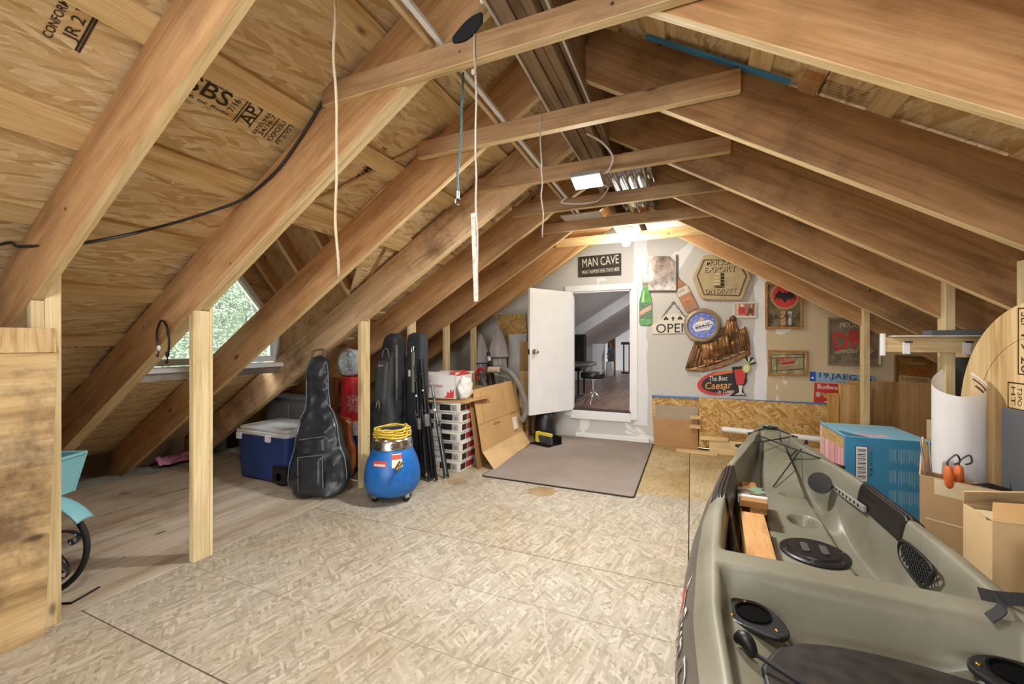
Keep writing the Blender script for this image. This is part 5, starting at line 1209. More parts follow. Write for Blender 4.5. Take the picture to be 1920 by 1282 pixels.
# clock
s = Sign('wall_clock', 'round wall clock with blue dial and brushed metal rim', 'clock', 1316, 610)
RIMM = plain('brushed_champagne', '#b8ab93', .3, .7); R_ = .185
Mc = Matrix.Rotation(PI/2, 4, 'X')
MB().lathe([(.001, .022), (R_, .022), (R_+.004, .035), (R_-.01, .06), (R_-.035, .066), (R_-.045, .058), (R_-.047, .05), (.001, .05)], 56, Mc).build('rim', RIMM, s.t, smooth=True, sharp=35)
MB().lathe([(.001, .0505), (R_-.046, .0505), (R_-.046, .053), (.001, .053)], 48, Mc).build('dial', plain('dial_blue', '#2d49b8', .25, var=.1, scale=20), s.t)
for k in range(12):
    a = k*PI/6; MB().cyl((.118*math.sin(a), -.0535, .118*math.cos(a)), (.118*math.sin(a), -.0548, .118*math.cos(a)), .006, 8).build('hour_mark', SWH, s.t)
MB().tube([(.085*math.cos(a), -.054, .085*math.sin(a)) for a in [2*PI*i/40 for i in range(40)]], .0018, 6, True).build('dial_ring', SWH, s.t)
s.poly('emblem', [(1298, 612), (1306, 604), (1330, 600), (1338, 606), (1330, 618), (1304, 622)], SWH, .0535, .0545, bevel=0); s.poly('emblem', [(1308, 604), (1314, 594), (1322, 600)], plain('emblem_gold', '#c9b47a', .5), .0546, .0552, bevel=0)
s.txt('lettering', 'BLUE', SBLUE, 1318, 611, 28, 9, .0553, 12); MB().beam((-.03, -.058, -.015), (.10, -.058, .012), .004, .006).build('clock_hand', SBLK, s.t); MB().beam((.02, -.058, .0), (-.07, -.058, -.03), .004, .008).build('clock_hand', SBLK, s.t)
# ship relief
s = Sign('ship_relief', 'bronze sailing ship wall relief under the clock', 'wall relief', 1345, 650)
BZ = plain('aged_bronze', '#7d5a38', .42, .45, var=.25, scale=20); BZ2 = plain('aged_bronze_light', '#a97c50', .4, .45, var=.2, scale=20)
s.poly('hull', [(1284, 688), (1296, 690), (1330, 686), (1370, 672), (1404, 655), (1407, 663), (1385, 676), (1350, 690), (1318, 697), (1286, 694)], BZ, .001, .045, bevel=.008)
for k in range(7): s.poly('hull_rail', [(1295+15*k, 690-4*k-.6*k*k*.3), (1307+15*k, 687-4*k-.6*k*k*.3), (1307+15*k, 690-4*k-.6*k*k*.3), (1295+15*k, 693-4*k-.6*k*k*.3)], BZ2, .046, .052, bevel=.002)
def sail(pts, bul, mat=BZ):
    Q = s.q(pts)
    def f(u, v):
        a = Vector(Q[0]).lerp(Vector(Q[1]), u); b = Vector(Q[3]).lerp(Vector(Q[2]), u); p = a.lerp(b, v)
        d = .018+bul*math.sin(PI*u)*math.sin(PI*min(1, v*1.1))+.004*math.sin(u*22); return Vector((p.x, -d, p.y))
    o = MB().grid(f, 22, 12).build('sail', mat, s.t, smooth=True, fix=False); o.modifiers.new('s', 'SOLIDIFY').thickness = .006
s.poly('relief_backing', [(1286, 690), (1296, 668), (1304, 642), (1330, 632), (1346, 616), (1360, 612), (1366, 600), (1378, 598), (1386, 618), (1398, 614), (1404, 632), (1407, 655), (1380, 674), (1330, 690)], plain('bronze_dark', '#5a4028', .5, .4, var=.2), .001, .014)
sail([(1303, 640), (1318, 660), (1312, 690), (1285, 690)], .02); sail([(1316, 645), (1345, 638), (1348, 668), (1316, 674)], .05, BZ2); sail([(1345, 632), (1372, 622), (1380, 660), (1348, 668)], .05, BZ); sail([(1362, 600), (1378, 598), (1384, 622), (1360, 628)], .03, BZ2)
sail([(1352, 640), (1386, 636), (1388, 645), (1354, 656)], .03, BZ2); sail([(1384, 622), (1396, 620), (1406, 655), (1388, 660)], .02, BZ); sail([(1318, 674), (1346, 668), (1350, 684), (1318, 690)], .04, BZ); sail([(1386, 620), (1398, 616), (1402, 628), (1390, 634)], .02, BZ2)
for (a, b) in (((1370, 596), (1380, 670)), ((1333, 615), (1338, 690)), ((1396, 612), (1405, 655))): p, q_ = wp(*a)-s.c, wp(*b)-s.c; MB().cyl((p.x, -.03, p.z), (q_.x, -.03, q_.z), .006, 8).build('mast', BZ, s.t)
p = wp(1374, 598)-s.c; MB().lathe([(.001, -.03), (.03, -.02), (.035, .01), (.02, .03), (.001, .04)], 14, Matrix.Translation((p.x, -.03, p.z))).build('masthead', BZ, s.t, smooth=True)
# Caesar sign
s = Sign('cocktail_sign', 'red and black oval cocktail sign with a garnished glass', 'sign', 1365, 708)
s.poly('backing', ell(1352, 718, 45, 22, 40, -.12), SRED, .001, .010); s.poly('oval', ell(1358, 717, 43, 18, 40, -.12), SBLK, .0105, .013); s.poly('flourish', [(1330, 704), (1345, 697), (1375, 693), (1376, 698), (1345, 703)], plain('flourish_orange', '#e0742a', .5), .0135, .0145, bevel=0)
OR = plain('letter_orange', '#e8a24a', .5, var=.1); s.txt('lettering', 'The Best', SWH, 1347, 709, 34, 9, .0140, 4, .3); s.txt('lettering', 'Caesar', OR, 1347, 722, 50, 13, .0140, 5, .2, offset=.006); s.txt('lettering', 'in Town', SWH, 1360, 733, 30, 8, .0140, 5, .3)
s.poly('glass_backing', [(1372, 688), (1404, 685), (1398, 715), (1392, 724), (1394, 735), (1400, 741), (1368, 742), (1378, 733), (1376, 715)], SBLK, .0105, .016); s.poly('drink', [(1376, 693), (1400, 690), (1394, 720), (1381, 721)], SRED, .0165, .019); s.poly('glass_foot', [(1384, 722), (1392, 722), (1390, 735), (1398, 739), (1376, 740), (1386, 735)], plain('glass_pale', '#d8d4cc', .3), .0165, .019)
s.poly('lime', ell(1399, 690, 8, 9, 24, .2), plain('lime_green', '#b6c86a', .5), .019, .024); s.poly('lime_rind', ell(1399, 690, 5.5, 6.2, 24, .2), plain('lime_pale', '#dfe3a8', .5), .0245, .0255, bevel=0)
for k in range(6): a = -2.4+k*.42; s.poly('celery_leaf', [(1403, 682), (1404+13*math.cos(a)-3, 682+13*math.sin(a)), (1404+15*math.cos(a+.2), 682+15*math.sin(a+.2)), (1405, 684)], SBLK if k % 2 else plain('leaf_cream', '#d8d9b0', .5), .0165, .018+.001*k, bevel=0)
# framed bar mirrors
def fmirror(name, label, x0, y0, x1, y1, fw, face, fr=GOLD, dy0=0, y=WALLY):
    s_ = Sign(name, label, 'mirror', (x0+x1)/2, (y0+y1)/2, y); P = [(x0, y0), (x1, y0+dy0), (x1, y1+dy0), (x0, y1)]; I = [(x0+fw, y0+fw), (x1-fw, y0+dy0+fw), (x1-fw, y1+dy0-fw), (x0+fw, y1-fw)]
    for i in range(4): j = (i+1) % 4; s_.poly('frame_side', [P[i], P[j], I[j], I[i]], fr, .001, .028, bevel=.004)
    s_.poly('mirror_face', I, face, .012, .016, bevel=0); return s_
s = fmirror('bat_mirror', 'tall framed bar mirror with a red disc and black bat', 1434, 529, 1505, 617, 5, mirror_print('mirror_olive', '#5a5344', '#a89c7c', .1))
s.poly('red_disc', ell(1471, 555, 27, 25, 40), plain('disc_gold', '#b59a5c', .4), .0165, .0175, bevel=0); s.poly('red_disc', ell(1471, 555, 24, 22, 40), SRED, .0178, .0188, bevel=0)
bat = [(1471, 547), (1474, 550), (1482, 545), (1489, 553), (1490, 563), (1485, 558), (1482, 563), (1479, 559), (1475, 563), (1471, 568), (1467, 563), (1463, 559), (1460, 563), (1457, 558), (1452, 563), (1453, 553), (1460, 545), (1468, 550)]
s.poly('bat_mark', bat, SBLK, .0190, .0198, bevel=0)
s.txt('lettering', 'BACARDI', SBLK, 1470, 593, 54, 10, .0168); s.poly('bottle_print', rect(1463, 583, 1472, 610), plain('print_tan', '#b8936a', .4), .0165, .0166, bevel=0); s.poly('glass_print', [(1477, 584), (1484, 584), (1483, 609), (1478, 609)], plain('print_pale', '#c9c6bd', .3), .0165, .0166, bevel=0)
s = fmirror('beer_mirror', 'wide wood framed beer mirror with red script and thin black lines', 1439, 656, 1514, 704, 4, mirror_print('mirror_pale', '#8a8466', '#d2cba8', .08), dy0=1)
s.txt('lettering', 'Miller', SRED, 1475, 675, 36, 13, .0172, 6, .25); s.poly('red_swash', [(1460, 681), (1492, 676), (1486, 681), (1468, 684)], SRED, .0166, .0172, bevel=0)
for (a, b) in (((1446, 664), (1506, 664)), ((1446, 664), (1446, 695)), ((1446, 695), (1506, 691)), ((1506, 664), (1506, 691)), ((1456, 672), (1456, 702)), ((1446, 671), (1504, 670))): p, q_ = wp(*a)-s.c, wp(*b)-s.c; MB().cyl((p.x, -.0172, p.z), (q_.x, -.0172, q_.z), .0028, 6).build('line', SBLK, s.t)
s.poly('print_block', rect(1459, 685, 1486, 694), plain('print_olive', '#8f7f55', .4), .0166, .0170, bevel=0)
s = fmirror('dry_sign', 'large framed mirror sign with big red DRY letters', 1551, 595, 1649, 684, 4, mirror_print('mirror_grey', '#7d7668', '#a89d88', .2), plain('frame_grey_brown', '#8a7a62', .5), dy0=2)
s.txt('lettering', 'MOLSON', CREAM, 1596, 609, 44, 9, .0172, 0, .2); s.txt('lettering', 'DRY', SRED, 1601, 635, 84, 32, .0172, 12, .1, offset=.02); s.txt('lettering', 'Special Dry', plain('script_dark', '#c9b68e', .5), 1600, 658, 76, 12, .0172, 2, .3)
s.poly('edge_lath', rect(1646, 628, 1649, 684), SWH, .029, .034)
s = fmirror('coors_mirror', 'framed amber beer mirror with red script low at the wall end', 1676, 665, 1752, 722, 4, mirror_print('mirror_amber', '#86622f', '#b98d4c', .3), plain('frame_brown', '#7a5c3a', .5), dy0=4)
s.txt('lettering', 'Coors', plain('script_red', '#b5402c', .4), 1716, 694, 44, 15, .0172, -3, .3); s.txt('lettering', 'COLORADO', CREAM, 1720, 681, 30, 5, .0172, -3); s.poly('label_print', [(1684, 703), (1744, 708), (1744, 720), (1682, 716)], plain('print_tan2', '#c9b27c', .5), .0166, .0170, bevel=0); s.txt('lettering', 'THE BEER OF THE ROCKIES', SBLK, 1712, 711, 50, 7, .0173, -4)
# long plate and beer poster
s = Sign('number_plate', 'long blue number plate reading 19.JAEG.65 above the red poster', 'number plate', 1579, 707)
s.poly('plate', [(1518, 696), (1641, 705), (1641, 720), (1518, 714)], plain('plate_blue', '#8fb0cf', .35, var=.03), .001, .008); s.poly('end_band', [(1518, 696), (1529, 697), (1529, 714.5), (1518, 714)], plain('band_blue', '#1f55ae', .4), .0085, .009, bevel=0)
s.txt('lettering', '19.JAEG.65', SBLK, 1584, 708, 98, 13, .0098, -4); s.poly('band_mark', ell(1523, 708, 2.5, 2, 10), SWH, .0092, .0097, bevel=0)
s = Sign('beer_poster', 'red beer poster with white lettering under the long number plate', 'poster', 1560, 734)
s.poly('sheet', [(1527, 717), (1595, 721), (1595, 755), (1525, 754)], SRED, .001, .005); s.txt('lettering', 'Budweiser', SWH, 1562, 726, 60, 9, .006, -3, offset=.01)
s.poly('print', ell(1534, 739, 5, 5, 18), plain('print_silver', '#b9b9b4', .4), .0055, .0062, bevel=0); s.poly('print', [(1539, 735), (1550, 738), (1560, 744), (1556, 749), (1545, 745)], plain('print_flesh', '#d79a6c', .5), .0055, .0062, bevel=0); s.poly('print', ell(1566, 741, 8, 5, 18), plain('print_flesh2', '#e0b48c', .5), .0055, .0062, bevel=0); s.poly('print', rect(1545, 752, 1556, 754), SWH, .0055, .0062, bevel=0)
# ================================================================ right side
def flat(name, label, cat, x0, x1, y0, y1, z0, z1, mat, rz=0, rx=0, bevel=.003, group=None):
    o = thing(name, label, cat, ((x0+x1)/2, (y0+y1)/2, z0), (rx, 0, rz), group)
    MB().bb(-(x1-x0)/2, (x1-x0)/2, -(y1-y0)/2, (y1-y0)/2, 0, z1-z0).build('board', mat, o, bevel=bevel); return o
# offcuts in front of the end wall panel
def wx(px, y, py=780): return atY(px, py, y).x
tag(wallsheet('osb_offcut', [(1311, 745), (1590, 762), (1590, 858), (1311, 838)], 4.93, .012, OSB_WALL, None), 'wide strand board offcut leaning under the bar signs', 'board')
flat('hardboard_sheet', 'brown hardboard sheet leaning low at the wall beside the mat', 'board', wx(1226, 4.96), wx(1309, 4.96), 4.955, 4.965, 0, atY(1260, 786, 4.96).z, plain('hardboard', '#b5895a', .6, var=.05))
flat('drywall_strip', 'grey drywall strip behind the hardboard sheet', 'board', wx(1229, 4.985), wx(1309, 4.985), 4.972, 4.985, 0, atY(1260, 760, 4.98).z, plain('drywall_grey', '#a89a86', .8, var=.03))
for (px, py, lab) in ((1304, 781, 'upper short wood cleat at the hardboard edge'), (1303, 798, 'lower short wood cleat at the hardboard edge')):
    p = atY(px, py, 4.93); q = thing('wood_cleat', lab, 'wood block', (p.x, 4.90, p.z-.02)); MB().bb(-.055, .055, -.028, .03, 0, .036).build('block', PINE_PALE, q, bevel=.003)
pv = thing('plastic_pipe', 'white plastic pipe lying on timber before the strand board', 'pipe', (.45, 4.70, .24)); a, b = atY(1352, 804, 4.86), atY(1560, 826, 4.70)
MB().cyl(a-Vector((.45, 4.70, .24)), b-Vector((.45, 4.70, .24)), .028, 18).build('pipe', WHITE, pv, smooth=True, sharp=40); MB().cyl(a-Vector((.45, 4.70, .24))+Vector((-.005, 0, 0)), a-Vector((.45, 4.70, .24))+Vector((.02, 0, 0)), .03, 18).build('pipe_cap', plain('pipe_grey', '#b8b4ac', .5), pv)  # pipe end in a greyer tone
for (x0, x1, z0, y0, lab, h_) in ((wx(1312, 4.85), wx(1365, 4.85), .14, 4.80, 'short pale batten on the timber frame at the wall', .035), (wx(1268, 4.80), wx(1345, 4.80), 0, 4.74, 'thin batten on the floor under the strand board', .03), (wx(1330, 4.8), wx(1560, 4.8), .0, 4.82, 'long timber lying under the white pipe', .14)):
    flat('timber_batten', lab, 'timber', x0, x1, y0, y0+.06, z0, z0+h_, PINE_PALE)
# sheets standing beyond the right studs
flat('plywood_sheet', 'wide brown plywood sheet standing behind the blue box at the studs', 'board', 1.30, 2.2, 4.66, 4.678, 0, .82, PLYZ)
flat('plank', 'tall pale plank standing against the plywood behind the blue box', 'plank', 1.22, 1.45, 4.56, 4.595, 0, .795, wood('pale_plank', '#d8b27a', '#c99f66', '#a67c45', axis='Z'))
flat('plank', 'narrow shorter plank beside the tall pale plank', 'plank', 1.135, 1.215, 4.55, 4.585, 0, .71, wood('pale_plank2', '#d3a765', '#c2944f', '#9f7436', axis='Z'))
# blue toy box
bx = thing('toy_box', 'big blue printed toy carton with a barcode behind the kayak', 'carton', (1.178, 3.74, 0), (0, 0, .03))
TB = plain('carton_blue', '#3a86ad', .45, var=.05); TBL = plain('carton_sky', '#8fd0f2', .4, var=.05, scale=4)
MB().bb(-.228, .228, -.26, .26, 0, .53).build('carton_body', TB, bx, bevel=.004)
MB().bb(-.23, .23, -.262, .262, .530, .534).build('carton_top', TBL, bx, bevel=.002)
PNK = osb('pink_print', ['#d88fa0', '#efd0cf', '#f3e6e0', '#c66a7c', '#e6b7b4'], 1.6, bump=0, contrast=.1)
MB().bb(-.2295, -.228, -.25, .25, .01, .52).build('pink_side_print', PNK, bx); MB().bb(-.2300, -.2290, -.24, .2, .44, .52).build('tan_print', plain('print_straw', '#c2a566', .5, var=.2, scale=40), bx)
MB().prism(ell(-.06, -.17, .10, .045, 24), .001, z0=.5342).build('logo_oval', plain('logo_pink', '#ecc9d4', .5), bx); text('lettering', 'Gabby', SBLK, bx, Matrix.Translation((-.06, -.17, .5362)) @ Matrix.Rotation(-.15, 4, 'Z'), .10, .035, .2)
fp = MB(); fp.add([(-.22, -.26, .535), (-.10, -.26, .537), (-.21, -.05, .536)], [(0, 1, 2)]).build('folded_flap', TB, bx, fix=False)
FB = Matrix.Translation((0, -.2605, 0)) @ Matrix.Rotation(PI/2, 4, 'X')
MB().prism(rect(-.165, .24, -.105, .47), .001, FB).build('barcode_panel', SWH, bx)
for k in range(22): w_ = .002+.004*((k*7) % 3)/2; MB().prism(rect(-.158, .248+k*.0098, -.112, .248+k*.0098+w_), .0004, FB @ Matrix.Translation((0, 0, .001))).build('barcode_bar', SBLK, bx)
MB().prism(rect(-.169, .236, -.101, .474), .0004, FB @ Matrix.Translation((0, 0, .0))).build('barcode_border', SBLK, bx)
for k, st in enumerate(('0-3', 'CE', 'UKCA', '@', '&', '%')): text('handling_mark', st, SBLK if k else SRED, bx, FB @ Matrix.Translation((-.085, .46-k*.034, .0012)) @ Matrix.Rotation(PI/2, 4, 'Z'), .022, .016)
FPT = plain('fine_print_pale', '#8fb8cc', .5)
for cx_ in (.03, .075, .115, .155):
    for (z0, nL) in ((.44, 16), (.30, 14), (.17, 15)):
        for k in range(5): h_ = .07+.035*random.random(); MB().prism(rect(cx_-.017+k*.0075, z0-h_+.03, cx_-.017+k*.0075+.0028, z0+.03), .0004, FB @ Matrix.Translation((0, 0, .0003))).build('fine_print', FPT, bx)
# plain pale box behind the rolled sheet
flat('pale_carton', 'pale carton standing behind the white curled sheet', 'carton', 1.43, 1.55, 3.35, 3.6, 0, .66, CARD_L)
# open cardboard box with tools
c0 = Vector((.986, 2.543, 0)); ax_ = Vector((.788, -.616, 0))
ob = thing('open_box', 'worn open cardboard box holding tools beside the kayak', 'box', c0, (0, 0, math.atan2(ax_.y, ax_.x)))
Lb, Db, Hb = .335, .10, .55
INS = cardboard('cardboard_scuffed', '#a98a63'); TAPE = plain('packing_tape', '#c6b493', .25, var=.06)
MB().bb(0, Lb, 0, .006, 0, Hb).build('front_wall', INS, ob, bevel=.001); MB().bb(0, .006, .006, Db-.006, 0, Hb).build('side_wall', CARD, ob); MB().beam((.003, Db-.003, Hb/2), (Lb-.003, .035, Hb/2), .006, Hb).build('rear_wall', CARD, ob); MB().bb(Lb-.006, Lb, .006, .032, 0, Hb).build('side_wall', CARD, ob)
MB().bb(.05, Lb-.005, -.0012, -.0002, Hb-.075, Hb-.004).build('tape_strip', TAPE, ob); MB().bb(.02, Lb, -.0012, -.0002, Hb-.20, Hb-.193).build('tape_strip', TAPE, ob)
sheet4('side_flap', [(0, .0, Hb), (0, .10, Hb), (.01, .10, Hb+.09), (-.005, .05, Hb+.17)], CARD_L, ob, .005)
for (x, y, lab, tilt) in ((.075, .055, 'orange handled screwdriver with bent hook nearest the box corner', .05), (.115, .055, 'second orange handled tool inside the open box', -.08)):
    P = Matrix.Translation(c0) @ Matrix.Rotation(math.atan2(ax_.y, ax_.x), 4, 'Z') @ Vector((x, y, .008))
    tl = thing('hand_tool', lab, 'tool', P, (.05, tilt, 0)); MB().cyl((0, 0, 0), (0, 0, .52), .006, 10).build('shaft', STEEL, tl); MB().lathe([(.008, .50), (.017, .52), (.019, .56), (.014, .60), (.006, .61)], 16).build('handle', plain('tool_orange', '#c9642f', .4), tl, smooth=True)
    MB().tube(spline([(0, 0, .60), (.0, 0, .63), (.03, 0, .66), (.04, 0, .63), (.02, 0, .615)], 6), .0035, 8).build('hook', plain('dark_steel', '#454a55', .4, .6), tl, smooth=True)
P = Matrix.Translation(c0) @ Matrix.Rotation(math.atan2(ax_.y, ax_.x), 4, 'Z') @ Vector((.045, .06, .008)); rd_ = thing('steel_rods', 'pair of thin steel rods leaning in the open box corner', 'rod', P, (0, -.06, 0))
for k in range(2): MB().cyl((.012*k, .01*k, 0), (-.02+.03*k, .0, .70), .004, 8).build('rod', STEEL, rd_)
def obag(u, v):
    a = 2*PI*u; ph = PI*v; r = Vector((.095*math.cos(a)*math.sin(ph), .042*math.sin(a)*math.sin(ph), -.28*math.cos(ph) if math.cos(ph) > 0 else -.06*math.cos(ph))); return r*(1+.16*noise.noise(r*20))
P = Matrix.Translation(c0) @ Matrix.Rotation(math.atan2(ax_.y, ax_.x), 4, 'Z') @ Vector((.225, .052, .50)); tag(MB().grid(obag, 40, 26, True).build('bin_bag', bagm, smooth=True, M=Matrix.Translation(P) @ Matrix.Rotation(math.atan2(ax_.y, ax_.x), 4, 'Z')), 'shiny black bag bulging out of the open cardboard box', 'plastic bag')
# near box with lifted flaps
nb = thing('flap_box', 'tan cardboard box with torn tape flaps at the kayak side', 'box', (1.17, 2.03, 0))
for (a, b, c, d) in ((-.20, .09, -.03, -.024), (-.20, .09, .134, .14), (-.20, -.194, -.024, .134), (.084, .09, -.024, .134)): MB().bb(a, b, c, d, 0, .545).build('box_wall', CARD_L, nb, bevel=.001)
sheet4('flap', [(-.20, -.03, .546), (.09, -.03, .546), (.09, .06, .60), (-.16, .05, .585)], CARD, nb); sheet4('flap', [(-.20, .14, .546), (.09, .14, .546), (.09, .10, .64), (-.22, .09, .605)], CARD_L, nb); sheet4('torn_tape', [(-.20, -.034, .545), (.09, -.034, .545), (.09, -.005, .562), (-.23, .01, .566)], TAPE, nb, .002)
MB().box((.0, .02, .585), (.12, .03, .002), Matrix.Rotation(.55, 3, 'X')).build('paper_label', SWH, nb)
# white curled sheet
cs = thing('curled_sheet', 'large white curled sheet with stitched border standing between the open box and the disc', 'poster sheet', (1.175, 2.67, .002), (0, 0, 0))
SHW = plain('sheet_white', '#d5d3d2', .45, var=.02)
def curl(u, v, off=0):
    a = lerp(1.75, 7.0, u); rx, ry = .088, .088; x = rx*math.cos(a)*(1+.1*u); y = ry*math.sin(a); top = .915+.115*abs(2*u-1.04)**1.6
    bot = .0
    return Vector((x*(1-off), y*(1-off), lerp(bot, top, v)))
o = MB().grid(curl, 50, 24).build('sheet', SHW, cs, smooth=True, fix=False)
tanp = plain('map_tan', '#cfae86', .6, var=.05)
MB().grid(lambda u, v: curl(lerp(.62, .995, u), lerp(.35, .99, v), .03), 40, 8).build('printed_face', tanp, cs, smooth=True, fix=False)
for k in range(26):
    q = curl(lerp(.66, .95, k/25), .95, .05); q2 = curl(lerp(.66, .95, k/25)+.005, .95, .05); MB().tube([q, q2], .004, 6).build('border_stitch', SBLK, cs)
MB().tube([curl(lerp(.64, .98, u/40), .975, .05) for u in range(0, 41)], .0025, 6).build('border_line', SBLK, cs)
# plywood disc leaning on the stud
dc = thing('plywood_disc', 'big round plywood disc with black stencil boxes leaning on the studs', 'disc', (1.329, 2.41, .2447))
DR_ = .551
MD = Matrix.Translation((0, 0, DR_)) @ Matrix.Rotation(-PI/2, 4, 'Z') @ Matrix.Rotation(PI/2, 4, 'X')
MB().prism(ell(0, 0, DR_, DR_, 96), .018, MD).build('disc', wood('spool_plywood', '#e0c79a', '#d3b785', '#ad8b58', axis='Z', grain=.5, knots=False), dc, bevel=.003)
def dface(x, z, extra=0): return MD @ Matrix.Translation((x, z, .0188+extra))
def onface(px, py): p = atX(px, py, 1.31); return (2.41-p.y, p.z-.2447-DR_)
def frm(x0, z0, x1, z1, w_=.006):
    for (a, b, c, d) in ((x0, z0, x1, z0+w_), (x0, z1-w_, x1, z1), (x0, z0, x0+w_, z1), (x1-w_, z0, x1, z1)): MB().prism(rect(a, b, c, d), .0006, MD, .0182).build('stencil_frame', INKB, dc)
ax0, az0 = onface(1908, 702); frm(ax0, az0, ax0+.13, az0+.29)
for k, st in enumerate(('SEP', '19', '20')): text('stencil', st, INKB, dc, dface(ax0+.045, az0+.235-k*.095) @ Matrix.Rotation(-PI/2, 4, 'Z'), .07, .05)
bx0, bz0 = onface(1889, 765); frm(bx0, bz0, bx0+.15, bz0+.12); 
for k, st in enumerate(('HT', 'T3PO', 'MIL: CAD')): text('stencil', st, INKB, dc, dface(bx0+.035+.04*k, bz0+.06) @ Matrix.Rotation(-PI/2, 4, 'Z'), .08, .026)
MB().tube([MD @ Vector((.40*math.cos(a), .40*math.sin(a), .0186)) for a in [1.7+i*.06 for i in range(22)]], .0007, 5).build('pencil_arc', INKB, dc)
sc = thing('low_crate', 'low wooden crate under the plywood disc behind the boxes', 'crate', (1.309, 2.41, 0)); MB().bb(-.02, .02, -.12, .14, 0, .2440).build('crate_body', PLY, sc, bevel=.004)
# dark grey boards
flat('grey_panel', 'large dark grey panel leaning before the plywood disc', 'panel', 1.275, 1.287, 1.95, 2.57, 0, .88, plain('slate_board', '#56585c', .55, var=.03))
flat('grey_panel', 'narrow dark grey strip slanting behind the tan box', 'panel', 1.0, 1.012, 1.62, 1.90, 0, .50, plain('slate_board', '#56585c', .55, var=.03))
# board on the stud with clips
sb = thing('clip_rail', 'pale timber rail with white clips fixed across the stud', 'rail', (1.27, 3.128, 1.11)); p0, p1 = atY(1653, 640, 3.16), atY(1850, 652, 3.16)
MB().bb(p0.x-1.27, p1.x-1.27, -.02, .018, .0, .088).build('rail', PINE_PALE, sb, bevel=.003)
for px in (1693, 1803): x = atY(px, 650, 3.16).x-1.27; MB().bb(x-.022, x+.012, -.03, -.021, -.01, .06).build('clip', WHITE, sb, bevel=.003); MB().bb(x-.012, x+.02, -.034, -.02, .055, .065).build('clip_hook', plain('dark_steel', '#454a55', .4, .6), sb)
MB().bb(p0.x-1.27-.012, p0.x-1.27-.001, -.024, .02, -.02, .11).build('end_plate', WHITE, sb); MB().bb(p0.x-1.27+.02, p1.x-1.27, -.10, .0, .089, .098).build('clear_sheet', plain('clear_sheet', '#cfcac0', .2), sb)
flat('slate_shelf', 'thin dark grey board lying on the pale timber rail', 'board', 1.22, 1.72, 3.02, 3.12, 1.2085, 1.235, plain('slate_board', '#56585c', .55, var=.03), bevel=.002)
flat('slate_sheet', 'dark grey sheet standing behind the stud beyond the rail', 'board', 1.40, 1.66, 3.29, 3.302, 0, 1.08, plain('slate_board', '#56585c', .55, var=.03))
tp = MB().grid(lambda u, v: Vector((1.56+.14*u, 3.26+.16*v, .04*math.sin(PI*u)+.01*noise.noise(Vector((u*6, v*6, 0))))), 20, 14).build('blue_tarp', plain('tarp_blue', '#7fb0d8', .4, bump=.3), smooth=True, fix=False, M=Matrix.Translation((0, 0, 0)))
tb = flat('tarp_carton', 'tall pale carton holding a blue tarp behind the stud', 'carton', 1.56, 1.70, 3.45, 3.70, 0, 1.12, CARD_L); tp.matrix_local = Matrix.Translation((0, .21, 1.132)); tag(tp, 'folded light blue tarp lying on the tall pale carton', 'tarp')

# ================================================================ hanging things and lights under the roof
ROPE = plain('cotton_rope', '#b8a98c', .85, bump=.8, bscale=300); ROPEW = plain('white_rope', '#c6bfb4', .85, bump=.8, bscale=300)
def hang(name, label, cat, top, bot, r, mat, sway=.01, n=40):
    P = [Vector(top).lerp(Vector(bot), k/n)+Vector((sway*noise.noise(Vector((k*.17, r*900, 1))), sway*noise.noise(Vector((k*.13, 4, r*700))), 0)) for k in range(n+1)]
    o = thing(name, label, cat, bot); MB().tube([q-Vector(bot) for q in P], r, 8).build('cord', mat, o, smooth=True); return o
t_, b_ = atY(625, 0, 1.01), atY(634, 520, 1.01); h1 = hang('hanging_rope', 'long tan rope hanging over the dormer from the roof boards', 'rope', (t_.x, 1.01, zb(t_.x)+RV-.003), b_, .0045, ROPE)
t_, b_ = atY(884, 60, 1.295), atY(893, 565, 1.295); h2 = hang('hanging_rope', 'white rope tied round the longest collar tie ending in a wide strap', 'rope', (t_.x, 1.32, CB+.075), b_, .0038, ROPEW)
q0, q1 = atY(887, 400, 1.31)-b_, Vector((0, 0, 0)); MB().beam(q0, q1, .004, .016, (1, 0, 0)).build('strap', plain('strap_plaid', '#c9beb2', .8, var=.2, scale=60), h2)
kn = atY(888, 135, 1.31)-b_; MB().lathe([(.001, -.012), (.009, -.006), (.009, .006), (.001, .012)], 10, Matrix.Translation(kn)).build('knot', ROPEW, h2, smooth=True)
t_, b_ = atY(1013, 225, 1.93), atY(1018, 445, 1.93); hang('hanging_rope', 'thin white cord hanging from the second collar tie', 'rope', (t_.x, 1.93, CB+.08), b_, .0032, ROPEW)
TEAL = plain('teal_cord', '#4f7f86', .7, var=.2, scale=120)
t_ = Vector((-.875, 1.52, 2.335)); b_ = atY(858, 372, 1.50); h4 = hang('bungee_cord', 'teal bungee cord with steel hook hanging from the white strip', 'bungee cord', t_, b_, .005, TEAL, .004)
MB().tube([Vector((.012*math.cos(a), 0, -.012+.014*math.sin(a))) for a in [.5+i*.4 for i in range(13)]], .003, 8).build('hook', STEEL, h4, smooth=True); MB().cyl((0, 0, 0), (0, 0, .03), .007, 10).build('ferrule', STEEL, h4); MB().tube(spline([t_-b_+Vector((-.02, 0, .0)), t_-b_+Vector((0, 0, .02)), t_-b_+Vector((.03, 0, .015)), t_-b_+Vector((.03, 0, -.02))], 5), .004, 8).build('upper_hook', plain('hook_blue', '#4a6f86', .5), h4, smooth=True)
